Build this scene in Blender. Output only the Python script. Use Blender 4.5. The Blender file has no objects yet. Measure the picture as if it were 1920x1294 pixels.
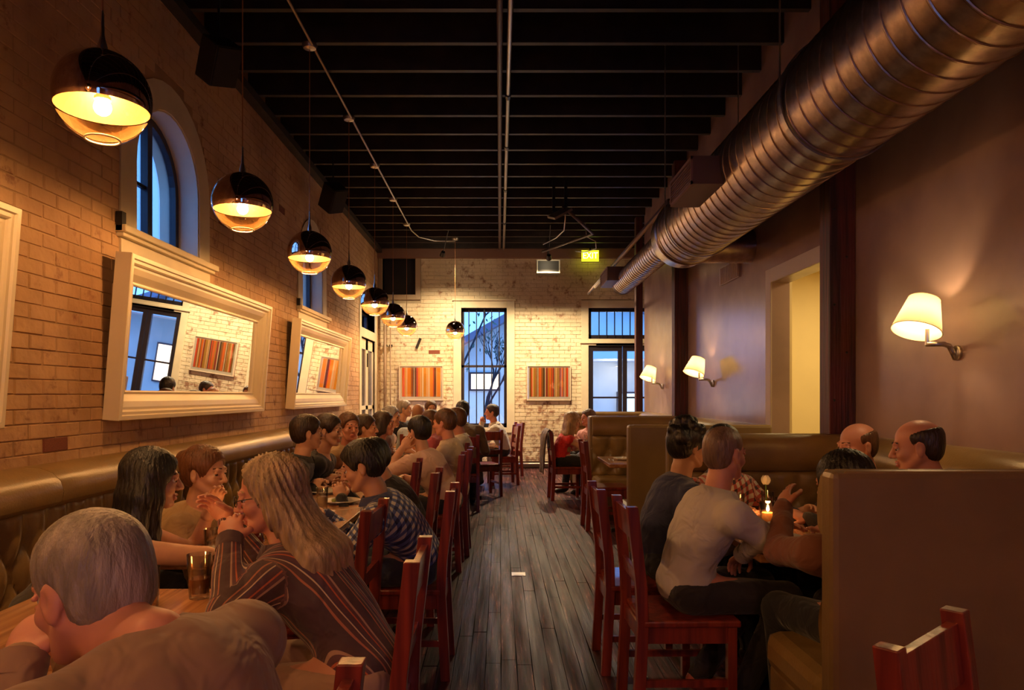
import bpy, math, random
import numpy as np
from mathutils import Vector, Matrix

# ------------------------------------------------------------------ camera, world, exposure
SC = bpy.context.scene
COL = SC.collection
cam_d = bpy.data.cameras.new('camera')
cam_d.sensor_width = 36.0
cam_d.lens = 1350.0 / 1920.0 * 36.0
cam_d.shift_x = 23.0 / 1920.0
cam_d.shift_y = 95.0 / 1920.0
cam_d.clip_start = 0.05
cam_d.clip_end = 300
CAM = bpy.data.objects.new('camera', cam_d)
CAM.location = (0, 0, 1.43)
CAM.rotation_euler = (math.radians(90), 0, 0)
COL.objects.link(CAM)
SC.camera = CAM

WORLD = bpy.data.worlds.new('dusk_sky')
SC.world = WORLD
WORLD.use_nodes = True
_wn = WORLD.node_tree.nodes
_wn['Background'].inputs[0].default_value = (0.12, 0.35, 1.0, 1)
_wn['Background'].inputs[1].default_value = 2.5

SC.view_settings.view_transform = 'Standard'
SC.view_settings.look = 'None'
SC.view_settings.exposure = 0.75
SC.view_settings.gamma = 1.0
SC.view_settings.use_curve_mapping = False
SC.cycles.use_denoising = True
SC.cycles.max_bounces = 8
SC.cycles.transparent_max_bounces = 12
SC.cycles.sample_clamp_indirect = 6.0
SC.cycles.caustics_refractive = False

PENDANT_W = 520.0     # emission strength of the pendant bulbs
SCONCE_W = 190.0
SPOT_W = 340.0
WARM = (1.0, 0.60, 0.25)

PI = math.pi
R = math.radians
rnd = random.Random(7)
XL, XR, YF, YB, HC = -2.40, 2.31, 14.2, -4.0, 4.30   # left wall, right wall, far wall, back wall, joist underside


def lamp(name, kind, loc, power, color, parent=None, size=0.1, aim=None, spot=None, blend=0.5):
    d = bpy.data.lights.new(name, kind)
    d.energy = power
    d.color = color
    if kind == 'AREA':
        d.size = size
    else:
        d.shadow_soft_size = size
    if kind == 'SPOT':
        d.spot_size = spot
        d.spot_blend = blend
    o = bpy.data.objects.new(name, d)
    COL.objects.link(o)
    o.location = loc
    if aim is not None:
        o.rotation_euler = (Vector(aim) - Vector(loc)).to_track_quat('-Z', 'Y').to_euler()
    if parent:
        o.parent = parent
    return o


# ------------------------------------------------------------------ materials
MATS = {}


def nodes_of(m):
    m.use_nodes = True
    nt = m.node_tree
    return nt, nt.nodes, nt.links, nt.nodes['Principled BSDF']


def mat(name, col, rough=0.5, metal=0.0, noise=0.0, nscale=8.0, bump=0.0, bscale=60.0, spec=0.5, coat=0.0, col2=None, stretch=(1, 1, 1), coords='Object', trans=0.0, sheen=0.0, detail=4):
    if name in MATS:
        return MATS[name]
    m = bpy.data.materials.new(name)
    nt, n, l, b = nodes_of(m)
    b.inputs['Base Color'].default_value = (*col, 1)
    b.inputs['Roughness'].default_value = rough
    b.inputs['Metallic'].default_value = metal
    b.inputs['Specular IOR Level'].default_value = spec
    b.inputs['Coat Weight'].default_value = coat
    b.inputs['Sheen Weight'].default_value = sheen
    tc = n.new('ShaderNodeTexCoord')
    mp = n.new('ShaderNodeMapping')
    mp.inputs['Scale'].default_value = stretch
    if coords == 'World':
        g = n.new('ShaderNodeNewGeometry')
        l.new(g.outputs['Position'], mp.inputs['Vector'])
    else:
        l.new(tc.outputs[coords], mp.inputs['Vector'])
    if noise > 0 or col2:
        t = n.new('ShaderNodeTexNoise')
        t.inputs['Scale'].default_value = nscale
        t.inputs['Detail'].default_value = detail
        l.new(mp.outputs['Vector'], t.inputs['Vector'])
        r = n.new('ShaderNodeValToRGB')
        c2 = col2 if col2 else tuple(max(0, c * (1 - noise)) for c in col)
        r.color_ramp.elements[0].position = 0.38
        r.color_ramp.elements[0].color = (*c2, 1)
        r.color_ramp.elements[1].position = 0.62
        r.color_ramp.elements[1].color = (*col, 1)
        l.new(t.outputs['Fac'], r.inputs['Fac'])
        l.new(r.outputs['Color'], b.inputs['Base Color'])
    if bump > 0:
        t2 = n.new('ShaderNodeTexNoise')
        t2.inputs['Scale'].default_value = bscale
        t2.inputs['Detail'].default_value = 3
        l.new(mp.outputs['Vector'], t2.inputs['Vector'])
        bp = n.new('ShaderNodeBump')
        bp.inputs['Strength'].default_value = bump
        bp.inputs['Distance'].default_value = 0.01
        l.new(t2.outputs['Fac'], bp.inputs['Height'])
        l.new(bp.outputs['Normal'], b.inputs['Normal'])
    MATS[name] = m
    return m


def emit(name, col, strength):
    if name in MATS:
        return MATS[name]
    m = bpy.data.materials.new(name)
    nt, n, l, b = nodes_of(m)
    b.inputs['Base Color'].default_value = (*col, 1)
    b.inputs['Emission Color'].default_value = (*col, 1)
    b.inputs['Emission Strength'].default_value = strength
    MATS[name] = m
    return m


def glass(name, tint=(1, 1, 1), refl=0.12, rough=0.02):
    """thin clear glass: mostly see-through with a fresnel reflection"""
    if name in MATS:
        return MATS[name]
    m = bpy.data.materials.new(name)
    m.use_nodes = True
    nt = m.node_tree
    n, l = nt.nodes, nt.links
    n.remove(n['Principled BSDF'])
    tr = n.new('ShaderNodeBsdfTransparent')
    tr.inputs[0].default_value = (*tint, 1)
    gl = n.new('ShaderNodeBsdfGlossy')
    gl.inputs['Roughness'].default_value = rough
    fr = n.new('ShaderNodeLayerWeight')
    fr.inputs['Blend'].default_value = 0.25
    ad = n.new('ShaderNodeMath')
    ad.operation = 'MULTIPLY_ADD'
    ad.inputs[1].default_value = 0.6
    ad.inputs[2].default_value = refl
    ad.use_clamp = True
    l.new(fr.outputs['Fresnel'], ad.inputs[0])
    mx = n.new('ShaderNodeMixShader')
    l.new(ad.outputs[0], mx.inputs[0])
    l.new(tr.outputs[0], mx.inputs[1])
    l.new(gl.outputs[0], mx.inputs[2])
    l.new(mx.outputs[0], n['Material Output'].inputs[0])
    MATS[name] = m
    return m


def brick_mat(name, paint, paint2, bare, bare_amt, lo_bare=0.0):
    """lime-washed brick: paint that varies in tone, with bare brick showing through in patches"""
    m = bpy.data.materials.new(name)
    nt, n, l, b = nodes_of(m)
    g = n.new('ShaderNodeNewGeometry')
    n1 = n.new('ShaderNodeTexNoise'); n1.inputs['Scale'].default_value = 1.1; n1.inputs['Detail'].default_value = 5
    n2 = n.new('ShaderNodeTexNoise'); n2.inputs['Scale'].default_value = 7.0; n2.inputs['Detail'].default_value = 8; n2.inputs['Roughness'].default_value = 0.7
    for t in (n1, n2):
        l.new(g.outputs['Position'], t.inputs['Vector'])
    r1 = n.new('ShaderNodeValToRGB')
    r1.color_ramp.elements[0].position = 0.35; r1.color_ramp.elements[0].color = (*paint2, 1)
    r1.color_ramp.elements[1].position = 0.60; r1.color_ramp.elements[1].color = (*paint, 1)
    l.new(n1.outputs['Fac'], r1.inputs['Fac'])
    sep = n.new('ShaderNodeSeparateXYZ'); l.new(g.outputs['Position'], sep.inputs[0])
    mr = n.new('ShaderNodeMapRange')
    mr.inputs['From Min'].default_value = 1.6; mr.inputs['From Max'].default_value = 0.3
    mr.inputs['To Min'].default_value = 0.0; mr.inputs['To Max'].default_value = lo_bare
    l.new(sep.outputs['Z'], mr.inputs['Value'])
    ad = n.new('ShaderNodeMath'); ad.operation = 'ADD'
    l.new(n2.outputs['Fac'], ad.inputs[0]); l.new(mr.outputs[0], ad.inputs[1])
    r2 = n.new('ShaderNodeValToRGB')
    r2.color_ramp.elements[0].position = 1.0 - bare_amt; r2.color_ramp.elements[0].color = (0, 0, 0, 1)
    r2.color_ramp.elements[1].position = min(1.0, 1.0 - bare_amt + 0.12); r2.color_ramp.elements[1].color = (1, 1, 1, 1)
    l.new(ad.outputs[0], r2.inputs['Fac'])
    mx = n.new('ShaderNodeMix'); mx.data_type = 'RGBA'
    l.new(r2.outputs['Color'], mx.inputs['Factor'])
    l.new(r1.outputs['Color'], mx.inputs[6])
    mx.inputs[7].default_value = (*bare, 1)
    l.new(mx.outputs[2], b.inputs['Base Color'])
    bp = n.new('ShaderNodeBump'); bp.inputs['Strength'].default_value = 0.45; bp.inputs['Distance'].default_value = 0.012
    n3 = n.new('ShaderNodeTexNoise'); n3.inputs['Scale'].default_value = 26; n3.inputs['Detail'].default_value = 6
    l.new(g.outputs['Position'], n3.inputs['Vector'])
    l.new(n3.outputs['Fac'], bp.inputs['Height']); l.new(bp.outputs['Normal'], b.inputs['Normal'])
    n4 = n.new('ShaderNodeTexNoise'); n4.inputs['Scale'].default_value = 5; n4.inputs['Detail'].default_value = 3
    l.new(g.outputs['Position'], n4.inputs['Vector'])
    bp2 = n.new('ShaderNodeBump'); bp2.inputs['Strength'].default_value = 0.5; bp2.inputs['Distance'].default_value = 0.05
    l.new(n4.outputs['Fac'], bp2.inputs['Height']); l.new(bp2.outputs['Normal'], bp.inputs['Normal'])
    b.inputs['Roughness'].default_value = 0.75
    MATS[name] = m
    return m


def wood_mat(name, c1, c2, rough=0.3, scale=3.0, along='y', coat=0.0, bump=0.15, coords='Object'):
    if name in MATS:
        return MATS[name]
    st = {'x': (0.6, 14, 14), 'y': (14, 0.6, 14), 'z': (14, 14, 0.6)}[along]
    m = mat(name, c1, rough=rough, col2=c2, nscale=scale, stretch=st, bump=bump, bscale=scale * 2, coat=coat, coords=coords)
    return m


M = {}
M['brick_left'] = brick_mat('painted_brick_left', (0.56, 0.355, 0.19), (0.37, 0.205, 0.105), (0.24, 0.10, 0.05), 0.42)
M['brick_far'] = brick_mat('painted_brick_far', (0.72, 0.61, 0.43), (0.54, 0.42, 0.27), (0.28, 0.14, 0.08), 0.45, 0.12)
M['brick_bare'] = mat('bare_red_brick', (0.22, 0.06, 0.035), rough=0.85, noise=0.4, nscale=20)
M['mortar'] = mat('painted_mortar', (0.44, 0.265, 0.14), rough=0.85, noise=0.3, nscale=3, coords='World')
M['mortar_far'] = mat('painted_mortar_far', (0.46, 0.36, 0.23), rough=0.85, noise=0.25, nscale=3, coords='World')
M['plaster'] = mat('burnished_plaster', (0.36, 0.24, 0.22), rough=0.24, col2=(0.27, 0.175, 0.165), nscale=1.7, bump=0.05, bscale=2.5, coords='World', spec=0.6)
M['trim_cream'] = mat('cream_painted_trim', (0.70, 0.60, 0.42), rough=0.5, noise=0.08, nscale=5)
M['frame_white'] = mat('ivory_frame_paint', (0.78, 0.68, 0.50), rough=0.35, noise=0.05, nscale=4)
M['joist'] = mat('dark_stained_joist', (0.030, 0.019, 0.016), rough=0.55, noise=0.5, nscale=6)
M['ceiling'] = mat('dark_ceiling_boards', (0.010, 0.008, 0.008), rough=0.8, noise=0.3, nscale=5)
M['steel'] = mat('brushed_steel', (0.6, 0.57, 0.53), rough=0.3, metal=1.0)
M['conduit'] = mat('conduit_steel', (0.5, 0.46, 0.42), rough=0.35, metal=1.0)
M['galv'] = mat('galvanised_duct', (0.50, 0.40, 0.33), rough=0.30, metal=1.0, noise=0.25, nscale=22, bump=0.08, bscale=40, coords='World')
M['galv_dark'] = mat('duct_box_paint', (0.17, 0.10, 0.085), rough=0.5, metal=0.3)
M['black'] = mat('black_paint', (0.012, 0.011, 0.012), rough=0.4)
M['black_frame'] = mat('black_window_frame', (0.018, 0.014, 0.02), rough=0.35)
M['post'] = wood_mat('red_brown_post', (0.11, 0.018, 0.014), (0.035, 0.010, 0.010), rough=0.55, scale=2.5, along='z', bump=0.5)
M['mirror'] = mat('mirror_silver', (0.92, 0.92, 0.90), rough=0.01, metal=1.0)
M['chrome'] = mat('smoked_chrome', (0.62, 0.48, 0.44), rough=0.04, metal=1.0)
M['liner'] = mat('golden_reflector', (0.42, 0.27, 0.12), rough=0.42, metal=0.8)
M['cord'] = mat('amber_cord', (0.35, 0.14, 0.05), rough=0.4)
M['glass'] = glass('window_glass', (1, 1, 1), 0.05)
M['glass_bowl'] = glass('pendant_glass', (0.99, 0.93, 0.80), 0.10, 0.03)
M['tumbler'] = glass('tumbler_glass', (0.93, 0.93, 0.92), 0.14)
M['bulb'] = emit('pendant_bulb', (1.0, 0.52, 0.19), PENDANT_W)
M['sconce_bulb'] = emit('sconce_bulb', (1.0, 0.66, 0.30), SCONCE_W)
M['chair'] = wood_mat('mahogany', (0.25, 0.036, 0.020), (0.11, 0.015, 0.012), rough=0.28, scale=2.2, along='z', coat=0.3, bump=0.12)
M['chair_dark'] = wood_mat('dark_mahogany', (0.12, 0.02, 0.014), (0.05, 0.010, 0.010), rough=0.3, scale=2.2, along='z', coat=0.3)
M['table'] = wood_mat('table_oak', (0.50, 0.24, 0.10), (0.30, 0.12, 0.05), rough=0.22, scale=1.8, along='y', coat=0.35, bump=0.06)
M['table_base'] = mat('cast_iron', (0.02, 0.018, 0.02), rough=0.5, metal=0.6)
M['leather'] = mat('olive_leather', (0.27, 0.17, 0.062), rough=0.30, noise=0.18, nscale=5, bump=0.12, bscale=90, spec=0.55)
M['leather_dk'] = mat('olive_leather_back', (0.20, 0.125, 0.055), rough=0.38, noise=0.15, nscale=3, bump=0.10, bscale=80)
M['leather_blue'] = mat('grey_green_leather', (0.14, 0.16, 0.13), rough=0.3, bump=0.1, bscale=90)
M['plinth'] = mat('dark_plinth', (0.05, 0.02, 0.015), rough=0.5)
M['hall'] = mat('yellow_hall_paint', (0.80, 0.66, 0.36), rough=0.6, noise=0.05, nscale=2)
M['ceramic'] = mat('white_ceramic', (0.8, 0.76, 0.68), rough=0.15, coat=0.5)
M['cloth_white'] = mat('white_napkin', (0.75, 0.72, 0.68), rough=0.9, bump=0.2, bscale=30)


# planks: worn dark boards with pale yellowed wear
def plank_mat():
    m = bpy.data.materials.new('worn_floorboards')
    nt, n, l, b = nodes_of(m)
    g = n.new('ShaderNodeNewGeometry')
    oi = n.new('ShaderNodeObjectInfo')
    mp = n.new('ShaderNodeMapping'); mp.inputs['Scale'].default_value = (16, 0.9, 1)
    l.new(g.outputs['Position'], mp.inputs['Vector'])
    t1 = n.new('ShaderNodeTexNoise'); t1.inputs['Scale'].default_value = 2.1; t1.inputs['Detail'].default_value = 8; t1.inputs['Roughness'].default_value = 0.65
    l.new(mp.outputs[0], t1.inputs['Vector'])
    r = n.new('ShaderNodeValToRGB')
    e = r.color_ramp.elements
    e[0].position = 0.38; e[0].color = (0.012, 0.005, 0.006, 1)
    e[1].position = 0.57; e[1].color = (0.075, 0.022, 0.026, 1)
    x = e.new(0.64); x.color = (0.18, 0.066, 0.060, 1)
    x = e.new(0.70); x.color = (0.50, 0.30, 0.12, 1)
    l.new(t1.outputs['Fac'], r.inputs['Fac'])
    hv = n.new('ShaderNodeHueSaturation')
    mr = n.new('ShaderNodeMapRange'); mr.inputs['To Min'].default_value = 0.65; mr.inputs['To Max'].default_value = 1.5
    l.new(oi.outputs['Random'], mr.inputs['Value']); l.new(mr.outputs[0], hv.inputs['Value'])
    l.new(r.outputs['Color'], hv.inputs['Color'])
    l.new(hv.outputs['Color'], b.inputs['Base Color'])
    t2 = n.new('ShaderNodeTexNoise'); t2.inputs['Scale'].default_value = 0.8; t2.inputs['Detail'].default_value = 6
    l.new(mp.outputs[0], t2.inputs['Vector'])
    m2 = n.new('ShaderNodeMapRange'); m2.inputs['From Min'].default_value = 0.3; m2.inputs['From Max'].default_value = 0.7
    m2.inputs['To Min'].default_value = 0.28; m2.inputs['To Max'].default_value = 0.62
    l.new(t2.outputs['Fac'], m2.inputs['Value']); l.new(m2.outputs[0], b.inputs['Roughness'])
    bp = n.new('ShaderNodeBump'); bp.inputs['Strength'].default_value = 0.6; bp.inputs['Distance'].default_value = 0.005
    l.new(t1.outputs['Fac'], bp.inputs['Height']); l.new(bp.outputs['Normal'], b.inputs['Normal'])
    b.inputs['Specular IOR Level'].default_value = 0.20
    return m


M['plank'] = plank_mat()


# ------------------------------------------------------------------ mesh builder
class MB:
    def __init__(s):
        s.v, s.f, s.m = [], [], []

    def add(s, vs, fs, mi=0):
        o = len(s.v)
        s.v.extend([tuple(v) for v in vs])
        for f in fs:
            s.f.append(tuple(i + o for i in f)); s.m.append(mi)
        return s

    def box(s, x0, x1, y0, y1, z0, z1, mi=0):
        vs = [(x0, y0, z0), (x1, y0, z0), (x1, y1, z0), (x0, y1, z0), (x0, y0, z1), (x1, y0, z1), (x1, y1, z1), (x0, y1, z1)]
        return s.add(vs, [(0, 3, 2, 1), (4, 5, 6, 7), (0, 1, 5, 4), (1, 2, 6, 5), (2, 3, 7, 6), (3, 0, 4, 7)], mi)

    def obox(s, c, size, rot=None, mi=0):
        mtx = Matrix.Translation(c) @ (rot.to_4x4() if rot else Matrix.Identity(4))
        hx, hy, hz = size[0] / 2, size[1] / 2, size[2] / 2
        vs = [mtx @ Vector(p) for p in [(-hx, -hy, -hz), (hx, -hy, -hz), (hx, hy, -hz), (-hx, hy, -hz), (-hx, -hy, hz), (hx, -hy, hz), (hx, hy, hz), (-hx, hy, hz)]]
        return s.add(vs, [(0, 3, 2, 1), (4, 5, 6, 7), (0, 1, 5, 4), (1, 2, 6, 5), (2, 3, 7, 6), (3, 0, 4, 7)], mi)

    def bar(s, a, b, w, h, mi=0, up=(0, 0, 1)):
        """rectangular bar from a to b, w across and h along 'up'"""
        a, b = Vector(a), Vector(b)
        d = (b - a).normalized()
        u = Vector(up)
        if abs(d.dot(u)) > 0.98:
            u = Vector((1, 0, 0))
        sd = d.cross(u).normalized(); u = sd.cross(d).normalized()
        vs = []
        for p in (a, b):
            for (i, j) in ((-1, -1), (1, -1), (1, 1), (-1, 1)):
                vs.append(p + sd * (i * w / 2) + u * (j * h / 2))
        return s.add(vs, [(0, 1, 2, 3), (7, 6, 5, 4), (0, 4, 5, 1), (1, 5, 6, 2), (2, 6, 7, 3), (3, 7, 4, 0)], mi)

    def tube(s, pts, r, n=8, mi=0, cap=True):
        pts = [Vector(p) for p in pts]
        rs = r if isinstance(r, (list, tuple)) else [r] * len(pts)
        rings = []
        prev = None
        for i, p in enumerate(pts):
            d = (pts[min(i + 1, len(pts) - 1)] - pts[max(i - 1, 0)]).normalized()
            u = prev if prev is not None else (Vector((0, 0, 1)) if abs(d.z) < 0.9 else Vector((1, 0, 0)))
            sd = d.cross(u).normalized(); u = sd.cross(d).normalized(); prev = u
            rings.append([p + (sd * math.cos(2 * PI * k / n) + u * math.sin(2 * PI * k / n)) * rs[i] for k in range(n)])
        vs = [v for rg in rings for v in rg]
        fs = []
        for i in range(len(pts) - 1):
            for k in range(n):
                a = i * n + k; b = i * n + (k + 1) % n
                fs.append((a, b, b + n, a + n))
        if cap:
            fs.append(tuple(range(n))[::-1])
            fs.append(tuple((len(pts) - 1) * n + k for k in range(n)))
        return s.add(vs, fs, mi)

    def lathe(s, prof, c=(0, 0, 0), n=24, mi=0, rot=None, close=False):
        c = Vector(c)
        vs, fs = [], []
        for (r, z) in prof:
            for k in range(n):
                v = Vector((r * math.cos(2 * PI * k / n), r * math.sin(2 * PI * k / n), z))
                vs.append(c + (rot @ v if rot else v))
        m = len(prof)
        for i in range(m - 1 + (1 if close else 0)):
            for k in range(n):
                a = i * n + k; b = i * n + (k + 1) % n
                i2 = (i + 1) % m
                fs.append((a, b, i2 * n + (k + 1) % n, i2 * n + k))
        return s.add(vs, fs, mi)

    def sphere(s, c, r, nu=12, nv=8, mi=0, sc=(1, 1, 1)):
        vs, fs = [], []
        for j in range(nv + 1):
            t = PI * j / nv
            for i in range(nu):
                p = 2 * PI * i / nu
                vs.append((c[0] + r * sc[0] * math.sin(t) * math.cos(p), c[1] + r * sc[1] * math.sin(t) * math.sin(p), c[2] + r * sc[2] * math.cos(t)))
        for j in range(nv):
            for i in range(nu):
                a = j * nu + i; b = j * nu + (i + 1) % nu
                fs.append((a, a + nu, b + nu, b))
        return s.add(vs, fs, mi)

    def prism(s, poly, y0, y1, axis='y', mi=0):
        """extrude a polygon of (a, b): axis y -> (x,z), axis x -> (y,z), axis z -> (x,y)"""
        k = len(poly)
        def P(a, b, t):
            return {'y': (a, t, b), 'x': (t, a, b), 'z': (a, b, t)}[axis]
        vs = [P(a, b, y0) for a, b in poly] + [P(a, b, y1) for a, b in poly]
        fs = [tuple(range(k)), tuple(range(2 * k - 1, k - 1, -1))]
        for i in range(k):
            j = (i + 1) % k
            fs.append((i, i + k, j + k, j))
        return s.add(vs, fs, mi)

    def obj(s, name, mats, parent=None, smooth=False, world=False, bevel=0.0):
        vs = s.v
        if world and parent is not None:
            inv = root_matrix(parent).inverted()
            vs = [inv @ Vector(v) for v in vs]
        me = bpy.data.meshes.new(name)
        me.from_pydata([tuple(v) for v in vs], [], s.f)
        if not isinstance(mats, (list, tuple)):
            mats = [mats]
        for mm in mats:
            me.materials.append(mm)
        if len(mats) > 1:
            me.polygons.foreach_set('material_index', s.m)
        me.update()
        fix_normals(me)
        if smooth:
            me.shade_smooth() if hasattr(me, 'shade_smooth') else me.polygons.foreach_set('use_smooth', [True] * len(me.polygons))
            if smooth == 'auto':
                me.set_sharp_from_angle(angle=R(38))
        o = bpy.data.objects.new(name, me)
        COL.objects.link(o)
        if parent is not None:
            o.parent = parent
        if bevel:
            bv = o.modifiers.new('bevel', 'BEVEL'); bv.width = bevel; bv.segments = 2; bv.limit_method = 'ANGLE'; bv.angle_limit = R(50)
        return o


def fix_normals(me):
    import bmesh
    bm = bmesh.new(); bm.from_mesh(me)
    bmesh.ops.recalc_face_normals(bm, faces=bm.faces)
    bm.to_mesh(me); bm.free()


def root_matrix(o):
    m = Matrix.LocRotScale(o.location, o.rotation_euler, o.scale)
    return (root_matrix(o.parent) @ m) if o.parent else m


def tag(o, label=None, cat=None, group=None, kind=None):
    if label: o['label'] = label
    if cat: o['category'] = cat
    if group: o['group'] = group
    if kind: o['kind'] = kind
    return o


def thing(name, label, cat, loc=(0, 0, 0), rz=0.0, group=None, parent=None):
    o = bpy.data.objects.new(name, None)
    o.empty_display_size = 0.1
    COL.objects.link(o)
    o.location = loc
    o.rotation_euler = (0, 0, rz)
    return tag(o, label, cat, group)


def copy_tree(o, parent=None):
    c = o.copy(); COL.objects.link(c); c.parent = parent
    for ch in list(o.children):
        copy_tree(ch, c)
    return c


def dup(root, loc, rz=0.0, label=None, group=None):
    c = copy_tree(root)
    c.location = loc; c.rotation_euler = (0, 0, rz)
    return tag(c, label, None, group)


def inst(o, loc, parent, scale=None, name=None, rot=None):
    c = bpy.data.objects.new(name or o.name, o.data)
    COL.objects.link(c)
    c.location = loc
    if scale: c.scale = scale
    if rot: c.rotation_euler = rot
    c.parent = parent
    return c

# ------------------------------------------------------------------ room shell
def holes_boxes(mb, u0, u1, z0, z1, holes, place):
    """cover the rectangle u0..u1 x z0..z1 with cells, leaving the holes (u0,u1,z0,z1) out"""
    us = sorted({u0, u1, *[h[0] for h in holes], *[h[1] for h in holes]})
    zs = sorted({z0, z1, *[h[2] for h in holes], *[h[3] for h in holes]})
    for a, b in zip(us, us[1:]):
        for c, d in zip(zs, zs[1:]):
            cu, cz = (a + b) / 2, (c + d) / 2
            if any(h[0] < cu < h[1] and h[2] < cz < h[3] for h in holes):
                continue
            place(mb, a, b, c, d)


unit = MB().box(-.5, .5, -.5, .5, -.5, .5)


def unit_obj(name, m):
    me = bpy.data.meshes.new(name)
    # chamfered block: a cube with its front and back edges knocked off
    e = 0.46
    vs, fs = [], []
    for y, s in ((-.5, e), (-.3, .5), (.3, .5), (.5, e)):
        vs += [(-s, y, -s), (s, y, -s), (s, y, s), (-s, y, s)]
    for i in range(3):
        for k in range(4):
            a = i * 4 + k; b = i * 4 + (k + 1) % 4
            fs.append((a, b, b + 4, a + 4))
    fs += [(3, 2, 1, 0), (12, 13, 14, 15)]
    me.from_pydata(vs, [], fs); me.materials.append(m); me.update(); fix_normals(me)
    return bpy.data.objects.new(name, me)


def lay_bricks(parent, mat_, u0, u1, z0, z1, holes, place, key, limit=300, bare=(), L=0.218, H=0.071, J=0.006, rot=0.0):
    """courses of bricks; the `limit` nearest are objects, the rest one joined part"""
    out = []
    r = random.Random(11)
    z = z0; row = 0
    while z + H <= z1 + 0.01:
        u = u0 - (row % 2) * (L + J) / 2 - r.uniform(0, .01)
        while u < u1:
            a, b = max(u, u0), min(u + L, u1)
            segs = [(a, b)] if b - a > .03 else []
            for h in holes:
                if h[2] < z + H and h[3] > z:
                    ns = []
                    for (p, q) in segs:
                        if q <= h[0] or p >= h[1]:
                            ns.append((p, q))
                        else:
                            if h[0] - p > .025: ns.append((p, h[0]))
                            if q - h[1] > .025: ns.append((h[1], q))
                    segs = ns
            for (p, q) in segs:
                out.append((p, q, z, z + H))
            u += L + J
        z += H + J; row += 1
    out.sort(key=key)
    proto = unit_obj('brick', mat_)
    proto_bare = unit_obj('brick', M['brick_bare'])
    mb = MB()
    for i, (p, q, c, d) in enumerate(out):
        pr = r.uniform(0.0, 0.0045)
        c += r.uniform(-.0015, .0015)
        is_bare = any(p < bu < q and c - .004 < bz < d + .004 for bu, bz in bare)
        if i < limit or is_bare:
            loc, sc = place(p, q, c, d, pr)
            o = inst(proto_bare if is_bare else proto, loc, parent, name='brick')
            o.scale = sc; o.rotation_euler = (r.uniform(-.01, .01), 0, rot + r.uniform(-.006, .006))
        else:
            loc, sc = place(p, q, c, d, pr)
            if rot:
                sc = (sc[1], sc[0], sc[2])
            mb.box(loc[0] - sc[0] / 2, loc[0] + sc[0] / 2, loc[1] - sc[1] / 2, loc[1] + sc[1] / 2, loc[2] - sc[2] / 2, loc[2] + sc[2] / 2)
    o = mb.obj('distant_bricks', mat_, parent)
    tag(o, kind='stuff')
    return out


# ---- left wall
WIN_Y = (5.235, 9.235)
AR, SILL, SPRING = 0.495, 2.50, 2.98
holesL = [(yc - AR, yc + AR, SILL, SPRING + AR) for yc in WIN_Y] + [(12.42, 13.80, -0.01, 2.46), (12.42, 13.80, 2.62, 2.96)]
mb = MB()
holes_boxes(mb, YB, YF + .3, 0, 4.62, holesL, lambda m, a, b, c, d: m.box(XL - .30, XL - .0005, a, b, c, d))
for yc in WIN_Y:                                     # spandrels that turn the hole into an arch
    for s in (-1, 1):
        poly = [(yc + s * AR, SPRING + AR)] + [(yc + s * AR * math.cos(t), SPRING + AR * math.sin(t)) for t in [PI / 2 * k / 10 for k in range(11)]]
        mb.prism(poly, XL - .30, XL - .0005, 'x')
wall_left = tag(mb.obj('wall_left', M['mortar']), kind='structure')
mb = MB()
mb.box(XL - .012, XL + .002, YB, 3.0, 0, 4.6)
mb.obj('paint_coat', M['brick_left'], wall_left)
band = .21
bh = [(yc - AR - band, yc + AR + band, 2.0, SPRING) for yc in WIN_Y] + [(12.25, 13.97, 0, 3.12)]
for yc in WIN_Y:
    for k in range(10):
        zz = SPRING + (AR + band) * k / 10
        w = math.sqrt(max(0, (AR + band) ** 2 - (zz - SPRING + .03) ** 2))
        bh.append((yc - w, yc + w, zz, zz + (AR + band) / 10))
lay_bricks(wall_left, M['brick_left'], 3.0, YF, 0.90, 4.32, bh,
           lambda p, q, c, d, pr: ((XL - .012 + pr, (p + q) / 2, (c + d) / 2), (q - p, .030, d - c)),
           key=lambda t: t[0] if not (4.4 < t[0] < 6.9 and 1.35 < t[2] < 2.25) else t[0] + 4, bare=[(3.90, 1.17), (4.0, 1.17), (6.2, 2.9), (7.9, 3.5), (11.2, 3.3)], rot=PI / 2)


def strip_solid(mb, inner, outer, x0, x1):
    """solid band between two polylines of (y,z), from x0 to x1"""
    n = len(inner)
    vs = [(x, y, z) for x in (x0, x1) for pl in (inner, outer) for (y, z) in pl]
    fs = []
    for i in range(n - 1):
        fs += [(i, i + 1, n + i + 1, n + i), (2 * n + i, 3 * n + i, 3 * n + i + 1, 2 * n + i + 1),
               (i, 2 * n + i, 2 * n + i + 1, i + 1), (n + i, n + i + 1, 3 * n + i + 1, 3 * n + i)]
    fs += [(0, n, 3 * n, 2 * n), (n - 1, 3 * n - 1, 4 * n - 1, 2 * n - 1)]
    mb.add(vs, fs)


def arch_pts(yc, r, z0, n=16):
    return [(yc - r, z0)] + [(yc - r * math.cos(PI * k / n), SPRING + r * math.sin(PI * k / n)) for k in range(n + 1)] + [(yc + r, z0)]


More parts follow.
